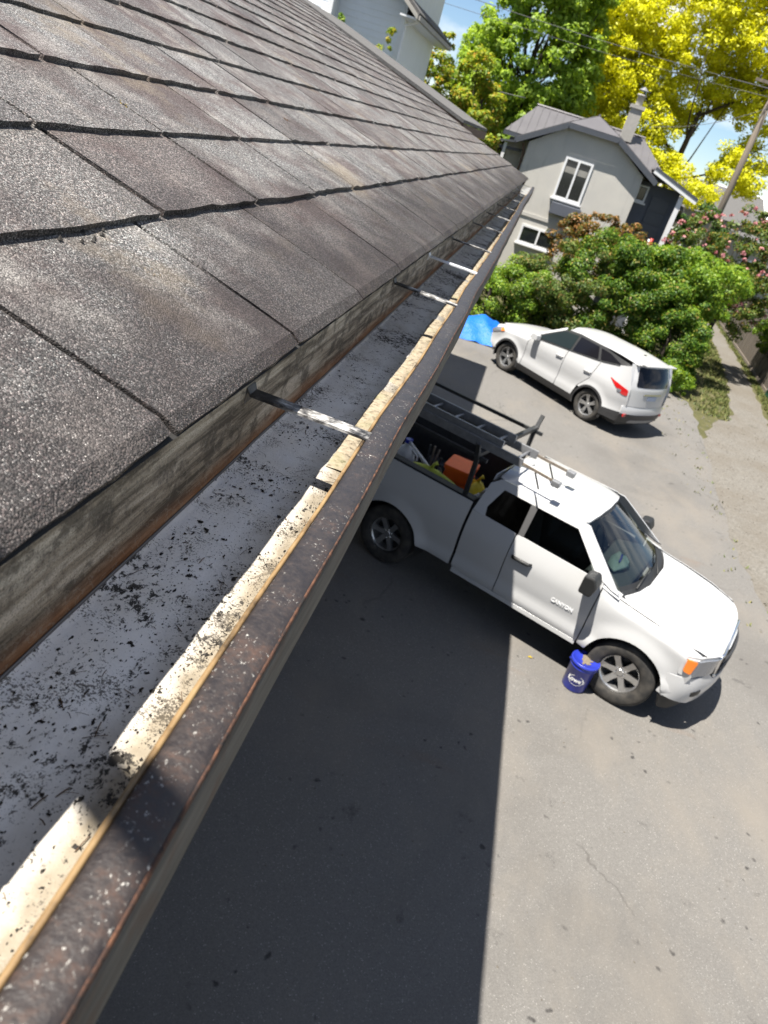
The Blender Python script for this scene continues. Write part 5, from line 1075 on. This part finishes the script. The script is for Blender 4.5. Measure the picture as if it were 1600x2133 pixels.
def plants():
    # hedge in front of the grey house, bush by bush
    hb = 'bushes of the hedge behind the car'
    plant('bush', 'bright green bush at the left end of the hedge above the tarp', 'bush', (-.6, 25.0, 0), [((-.7, 25.0, .7), (1.2, 1.2, .95)), ((.3, 25.2, .9), (1.0, 1.0, 1.05)), ((-1.6, 25.3, .8), (.8, .8, .9))], 90, 26000, .3, .08, 'leaf_lime', 1, .07, 1.2, 8, hb)
    plant('bush', 'dark green bush rising behind the hood of the white car', 'bush', (1.3, 25.4, 0), [((1.0, 25.4, 1.15), (1.3, 1.2, 1.15)), ((2.1, 25.2, 1.5), (1.2, 1.1, 1.55))], 100, 32000, .33, .085, 'leaf_olive', 2, .08, 1.5, 8, hb)
    plant('bush', 'broad green bush in the middle of the hedge', 'bush', (3.1, 25.2, 0), [((2.8, 25.2, 1.8), (1.5, 1.2, 1.75)), ((3.9, 25.0, 1.9), (1.4, 1.15, 1.8)), ((1.6, 25.6, 1.3), (1.1, .9, 1.35))], 120, 40000, .36, .088, 'leaf_hedge', 3, .09, 1.8, 8, hb)
    plant('bush', 'tall sunlit lime green bush bulging over the right hedge end', 'bush', (4.75, 25.2, 0), [((5.0, 25.2, 2.55), (1.4, 1.2, 1.1)), ((5.95, 25.3, 2.75), (.85, .9, .85)), ((4.0, 25.3, 2.6), (1.15, 1.0, .95))], 120, 40000, .34, .09, 'leaf_lime', 4, .10, 2.2, 10, hb)
    plant('bush', 'dark shady bush at the foot of the right hedge end', 'bush', (5.1, 24.2, 0), [((4.9, 24.3, 1.35), (1.05, 1.0, 1.5)), ((5.45, 23.7, .95), (.62, .75, 1.05))], 100, 30000, .30, .08, 'leaf_hedge', 5, .08, 1.3, 8, hb)
    plant('bush', 'low weedy bush beside the rear of the white car', 'bush', (5.1, 22.5, 0), [((5.0, 22.5, .35), (.55, .55, .55)), ((5.55, 22.9, .3), (.4, .5, .45))], 60, 7000, .15, .07, 'leaf_lime', 6, .03, .3, 5, hb)
    plant('shrub', 'rusty orange leaved shrub below the grey house wall', 'shrub', (1.7, 26.8, 0), [((1.5, 26.8, 2.95), (.85, .7, .6)), ((2.1, 26.9, 3.15), (.9, .7, .72)), ((2.0, 26.7, 2.45), (1.2, .8, .75)), ((3.1, 27.0, 3.2), (.7, .6, .6))], 150, 13000, .2, .10, 'leaf_rust', 7, .07, 2.2, 14)
    p = plant('shrub', 'tall shrub covered with pink blossom behind the right hedge end', 'shrub', (7.0, 28.0, 0), [((5.6, 28, 3.4), (1.2, 1.0, 1.35)), ((6.8, 28.2, 3.6), (1.2, 1.1, 1.75)), ((8.0, 28.4, 3.6), (1.2, 1.1, 1.75)), ((7.2, 27.5, 2.6), (1.2, .9, 1.3))], 260, 26000, .24, .095, 'leaf_olive', 8, .10, 2.4, 12)
    rng = np.random.RandomState(81); C, P, N = cloud([((5.6, 27.9, 3.45), (1.3, 1.1, 1.4)), ((6.8, 28.1, 3.65), (1.3, 1.2, 1.8)), ((8.0, 28.3, 3.65), (1.3, 1.2, 1.8))], 260, 3000, .085, rng, shell=.92)
    leaf_mesh('blossom', P, N, .085, M['petal'], p, rng, p.location, .8)
    plant('bush', 'dark leafy bush behind the carport of the grey house', 'bush', (6.3, 33, 0), [((6.2, 33, 2.6), (1.3, 1.2, 2.3))], 130, 11000, .28, .14, 'leaf_dark', 9, .09, 2, 6)
    plant('bush', 'green climber hanging over the plank fence at the right edge', 'bush', (9.7, 29.2, 0), [((9.55, 29.2, 2.0), (.4, 1.3, .55)), ((9.6, 30.2, 1.5), (.35, .8, .6))], 80, 8000, .18, .085, 'leaf_lime', 10, .04, 1.5, 6)
    # trees
    plant('tree', 'big golden yellow leaved tree behind the grey house', 'tree', (5.9, 46, 0),
          [((1.6, 46, 9.6), (2.0, 2.2, 2.6)), ((3.6, 45.5, 7.2), (1.9, 1.8, 1.5)), ((4.2, 46, 12.2), (2.8, 2.4, 2.2)), ((7.6, 46, 12.6), (2.9, 2.4, 2.0)), ((9.6, 46, 10.2), (1.9, 2.0, 2.0)), ((9.2, 45.5, 7.0), (1.7, 1.6, 1.1)), ((5.4, 45, 5.9), (1.5, 1.4, .9)), ((2.2, 45.5, 6.6), (1.1, 1.2, .9)), ((7.4, 44.6, 5.3), (1.3, 1.2, .8)), ((5.8, 46, 15), (3.4, 2.6, 2.2)), ((1.0, 46, 7.6), (1.3, 1.4, 1.2)), ((5.6, 46.5, 9.4), (1.9, 1.4, 1.3)), ((3.2, 46, 9.4), (1.6, 1.6, 1.4)), ((.6, 46, 11.8), (1.7, 1.8, 1.9)), ((7.4, 46.5, 10.2), (1.6, 1.4, 1.2)), ((2.6, 46, 12.0), (1.8, 1.8, 1.8)), ((10.5, 46, 12.6), (1.8, 1.8, 1.8))],
          1000, 125000, .56, .17, 'leaf_gold', 20, .20, 9.0, 11, shell=.25, lean=(.2, 0))
    plant('tree', 'large leafy green tree behind the left of the grey house', 'tree', (-2.6, 42, 0), [((-2.7, 42, 8.6), (3.0, 2.6, 4.2)), ((-4.2, 42, 7.4), (2.0, 2.0, 2.6)), ((-.8, 42.3, 8.2), (1.7, 1.8, 3.0)), ((-2.6, 42, 12), (2.8, 2.4, 2.2)), ((-1.6, 41, 6.2), (1.7, 1.5, 1.6))], 560, 60000, .50, .21, 'leaf_maple', 21, .3, 8, 24, shell=.5)
    plant('tree', 'dark green tree in the gap between the green and golden trees', 'tree', (.6, 48, 0), [((.4, 48, 7.6), (1.6, 1.6, 5.2)), ((-.2, 48.5, 10.8), (1.4, 1.4, 3.6))], 190, 17000, .42, .22, 'leaf_dark', 22, .22, 8, 10)
    plant('tree', 'pointed yellow green conifer left of the large green tree', 'tree', (-4.65, 28.6, 0), [((-4.65, 28.6, 2.8), (1.3, 1.2, 2.6)), ((-4.7, 28.6, 4.9), (1.0, .95, 1.7)), ((-4.8, 28.6, 6.5), (.55, .5, 1.3))], 300, 26000, .22, .12, 'leaf_cedar', 23, .12, 6, 8, up=.9)
    plant('tree', 'orange tipped green conifer just left of the grey house', 'tree', (-3.1, 29.5, 0), [((-2.95, 29.5, 2.9), (1.3, 1.2, 2.7)), ((-3.2, 29.5, 5.0), (1.05, 1.0, 1.7)), ((-3.5, 29.6, 6.3), (.65, .6, 1.2))], 300, 27000, .23, .12, 'leaf_cedar', 24, .12, 6, 8, up=.9)
    plant('tree', 'small green conifer standing between the two larger conifers', 'tree', (-3.95, 32.5, 0), [((-3.95, 32.5, 3.2), (1.1, 1.0, 3.0)), ((-4.1, 32.5, 5.8), (.6, .6, 1.5))], 230, 19000, .24, .13, 'leaf_maple', 25, .12, 6, 8, up=.9)
    plant('bush', 'leafy green bush at the corner of the white house', 'bush', (-5.0, 25.0, 0), [((-4.9, 25, 3.0), (.9, .9, 2.6)), ((-5.1, 24.6, 4.9), (.55, .5, .8))], 170, 14000, .2, .11, 'leaf_cedar', 26, .08, 3, 8)
    plant('vine', 'thin leafy climber on the corner of the white house', 'vine', (-5.15, 21.2, 0), [((-5.0, 21.3, 5.6), (.22, .2, .55)), ((-4.95, 21.4, 6.3), (.12, .12, .45)), ((-5.15, 21.2, 4.9), (.35, .3, .6))], 60, 3200, .10, .085, 'leaf_cedar', 27, .025, 5.5, 10)
    plant('vine', 'thin sapling shoots against the white clapboard wall', 'vine', (-6.05, 21.0, 0), [((-6.05, 21, 6.1), (.13, .12, .5)), ((-6.1, 21, 5.6), (.25, .2, .3)), ((-6.5, 21, 5.9), (.2, .2, .25))], 40, 1500, .09, .08, 'leaf_lime', 28, .02, 5.8, 8)
plants()

# ------------------------------------------------------------------ pole, wires, fence, tarp, bin, far things
def street():
    p = thing('utility_pole', 'leaning looking wooden utility pole in front of the golden tree', 'pole', (8.0, 40, 0))
    MB().tube([(0, 0, 0), (0, 0, 6), (-.03, 0, 11.2)], [.17, .15, .12], 12).build('shaft', M['pole_wood'], p, True)
    MB().bar((-1.0, -.16, 10.2), (1.0, -.16, 10.2), .1, .12).build('cross_arm', M['pole_wood'], p)
    for x in (-.85, -.3, .3, .85): MB().lathe([(.03, 0), (.05, .04), (.03, .08), (.05, .12), (0, .15)], 10, Matrix.Translation((x, -.16, 10.26))).build('insulator', M['grey_plastic'], p, True)
    def wire(label, a, b, sag, r=.014):
        o = thing('power_line', label, 'wire', a); A, Bv = Vector(a), Vector(b); pts = [tuple(A.lerp(Bv, t) - Vector((0, 0, sag * 4 * t * (1 - t))) - A) for t in np.linspace(0, 1, 25)]
        MB().tube(pts, r, 6).build('cable', M['wire'], o, True); MB().tube([pts[0], pts[1]], r * 1.5, 6).build('splice', M['wire'], o)
    wire('upper wire of the pair crossing in front of the large green tree', (7.97, 39.8, 10.0), (-34, 26, 10.9), 1.0, .013)
    wire('lower wire of the pair crossing in front of the large green tree', (7.97, 39.8, 9.7), (-34, 26, 10.2), 1.0, .009)
    wire('thin service wire running from the pole to the grey house', (7.97, 39.9, 9.3), (3.0, 33.4, 6.95), .25, .010)
    wire('short black wire reaching the left roof corner of the grey house', (-12, 36, 7.2), (-1.9, 33.2, 6.6), .3, .012)
    wire('guy wire leaving the pole to the right', (8.02, 39.9, 7.6), (20, 47, 3.5), .1, .010)
    # plank fence
    f = thing('fence', 'weathered grey plank fence along the footpath at the right', 'fence', (9.9, 32, 0)); rng = np.random.RandomState(31); B = Vector((9.9, 32, 0))
    pth = lambda y: float(np.interp(y, [20, 27, 33, 42], [9.05, 9.5, 10.02, 10.75]))
    me = MB().prism([(-.068, 0), (.068, 0), (.068, 1.92), (.0, 1.97), (-.068, 1.92)], -.01, .01, 'y').mesh('plank'); me.materials.append(M['fence_wood'])
    y = 24.2
    while y < 42:
        ang = math.atan2(.145, pth(y + .145) - pth(y)); o = bpy.data.objects.new('plank', me); link(o, f); o.location = (pth(y) - B.x, y - B.y, rng.uniform(-.03, .02)); o.rotation_euler = (rng.uniform(-.01, .01), rng.uniform(-.012, .012), ang); y += .148
    for z in (.4, 1.5): MB(B).sheet([[(pth(yy) + .02, yy, z - .045), (pth(yy) + .02, yy, z + .045), (pth(yy) + .07, yy, z + .045), (pth(yy) + .07, yy, z - .045)] for yy in np.arange(24.2, 42, .8)]).build('fence_rail', M['fence_wood'], f)
    for yy in np.arange(24.3, 42, 2.4): MB(B).box((pth(yy) + .07, yy - .05, 0), (pth(yy) + .17, yy + .05, 2.0)).build('fence_post', M['fence_wood'], f)
    MB(B).sheet([[(pth(yy) - .06, yy, 0), (pth(yy) - .06, yy, .14), (pth(yy) - .02, yy, .14)] for yy in np.arange(26, 42, .8)]).build('kick_board', M['pole_wood'], f)
    # green wheeled bin by the fence
    b = thing('bin', 'green wheeled bin with pale rim standing by the fence end', 'bin', (9.62, 26.6, 0), .1)
    MB().prism([(-.24, 0), (.24, 0), (.29, .95), (-.29, .95)], -.28, .28, 'y').build('body', M['green_bin'], b, False, .02); MB().box((-.31, -.31, .95), (.31, .31, 1.0)).build('lid', M['aluminium'], b, False, .01)
    for s in (-1, 1): MB().tube([(.22, s * .30, .1), (.22, s * .34, .1)], .1, 12).build('wheel', M['rubber'], b)
    for k in range(3): MB().box((-.285, -.2, .25 + k * .22), (-.268, .2, .30 + k * .22)).build('rib', M['aluminium'], b)
    # tarp heap
    t = thing('tarp', 'bright blue tarp draped over a heap beside the car hood', 'tarp', (-.6, 22.0, 0)); rng = np.random.RandomState(12); rows = []
    for i in range(19):
        r_ = []
        for j in range(19):
            u, v = i / 18 * 2 - 1, j / 18 * 2 - 1; d = max(abs(u), abs(v)); x = u * 1.05 + .06 * math.sin(5 * v); y_ = v * 1.15 + .06 * math.sin(4 * u)
            h = .52 * max(0, 1 - d ** 2.4) * (.75 + .25 * math.sin(3.1 * u + 1) * math.cos(2.6 * v)) + .03 * math.sin(11 * u + 5 * v) + rng.uniform(-.018, .018); r_.append((x, y_, max(.012, h + .02)))
        rows.append(r_)
    MB().sheet(rows).build('sheet', M['tarp'], t, True)
    for k, (x, y_) in enumerate(((-.55, -1.12), (.75, -.95), (-1.0, .6))): MB().box((x - .16, y_ - .10, .0), (x + .16, y_ + .10, .14), Matrix.Rotation(.5 * k, 3, 'Z')).build('weight_block', M['dirt'], t, False, .02)
    c = thing('board', 'brown cardboard sheet lying on the ground beside the tarp', 'cardboard', (.45, 21.45, 0), .5)
    MB().prism(rpoly([(-.35, -.2), (.35, -.2), (.35, .2), (-.35, .2)], .01), .004, .03).build('panel', M['cardboard'], c); MB().box((-.35, .19, .01), (.35, .22, .18)).build('flap', M['cardboard'], c)
    l = thing('leaf', 'single yellow fallen leaf on the sunlit asphalt', 'leaf', (1.62, 7.25, 0)); MB().add([(-.03, 0, .004), (0, -.02, .012), (.035, 0, .006), (0, .022, .014)], [(0, 1, 2, 3)]).build('blade', M['lichen'], l); MB().tube([(.03, 0, .006), (.055, .01, .005)], .002, 5).build('stem', M['twig'], l)
    # red and white post by the carport
    q = thing('marker_post', 'red marker post in front of the carport', 'post', (3.95, 28.6, 0)); MB().tube([(0, 0, 0), (0, 0, 3.45)], .05, 8).build('shaft', M['white_plastic'], q, True); MB().tube([(.06, -.05, 2.95), (.06, -.05, 3.5)], .06, 8).build('sleeve', M['red'], q, True)
    # far buildings and cars on the right
    def far_house(label, x, y, wdt, dp, h, rh, mat):
        B2 = Vector((x, y, 0)); H = thing('house', label, 'house', B2); MB().box((-wdt / 2, -dp / 2, 0), (wdt / 2, dp / 2, h)).build('wall', M['brick_tan'], H)
        MB().prism([(-dp / 2 - .3, h), (0, h + rh), (dp / 2 + .3, h)], -wdt / 2 - .3, wdt / 2 + .3, 'x').build('roof', mat, H)
        for k in range(3): w_ = MB().box((-wdt / 2 + .6 + k * wdt / 3.2, -dp / 2 - .05, h * .35), (-wdt / 2 + 1.5 + k * wdt / 3.2, -dp / 2 + .01, h * .75)).build('window', M['white_trim'], H); MB().box((-wdt / 2 + .68 + k * wdt / 3.2, -dp / 2 - .06, h * .38), (-wdt / 2 + 1.42 + k * wdt / 3.2, -dp / 2 - .045, h * .72)).build('pane', M['window_glass'], w_)
        MB().box((wdt * .2, -.3, h + rh * .5), (wdt * .2 + .5, .3, h + rh + .5)).build('chimney', M['brick_tan'], H)
    far_house('far grey roofed house glimpsed behind the utility pole', 11.6, 60, 5, 8, 4.5, 1.9, M['far_shingle'])
    far_house('far pale house glimpsed under the golden tree by the carport', 7.2, 60, 4.2, 6, 4.2, 1.8, M['brick_tan'])
    far_house('far low house at the right edge beyond the pole', 17.2, 72, 7, 8, 5.0, 1.8, M['white_trim'])
    def far_car(label, x, y, z, mat, rz):
        c = thing('car', label, 'car', (x, y, z), rz); body = [(-2.1, .3), (2.1, .3), (2.15, .75), (1.2, .9), (.6, 1.4), (-1.1, 1.45), (-1.8, .95), (-2.15, .85)]
        MB().prism(body, -.85, .85, 'y').build('body', mat, c, False, .08); MB().prism([(1.05, .92), (.55, 1.34), (-1.0, 1.37), (-1.5, .97)], -.87, .87, 'y').build('window', M['window_glass'], c)
        for x_ in (-1.35, 1.35):
            for s in (-1, 1): MB().tube([(x_, s * .70, .32), (x_, s * .88, .32)], .32, 16).build('wheel', M['rubber'], c)
    MB
    far_house('far garage with flat roof carrying pale pipes', 14.2, 52, 5, 4, 3.9, .3, M['far_shingle'])
    far_car('white car parked far off to the right of the pole', 11.6, 44.5, 0, M['paint'], .5)
street()
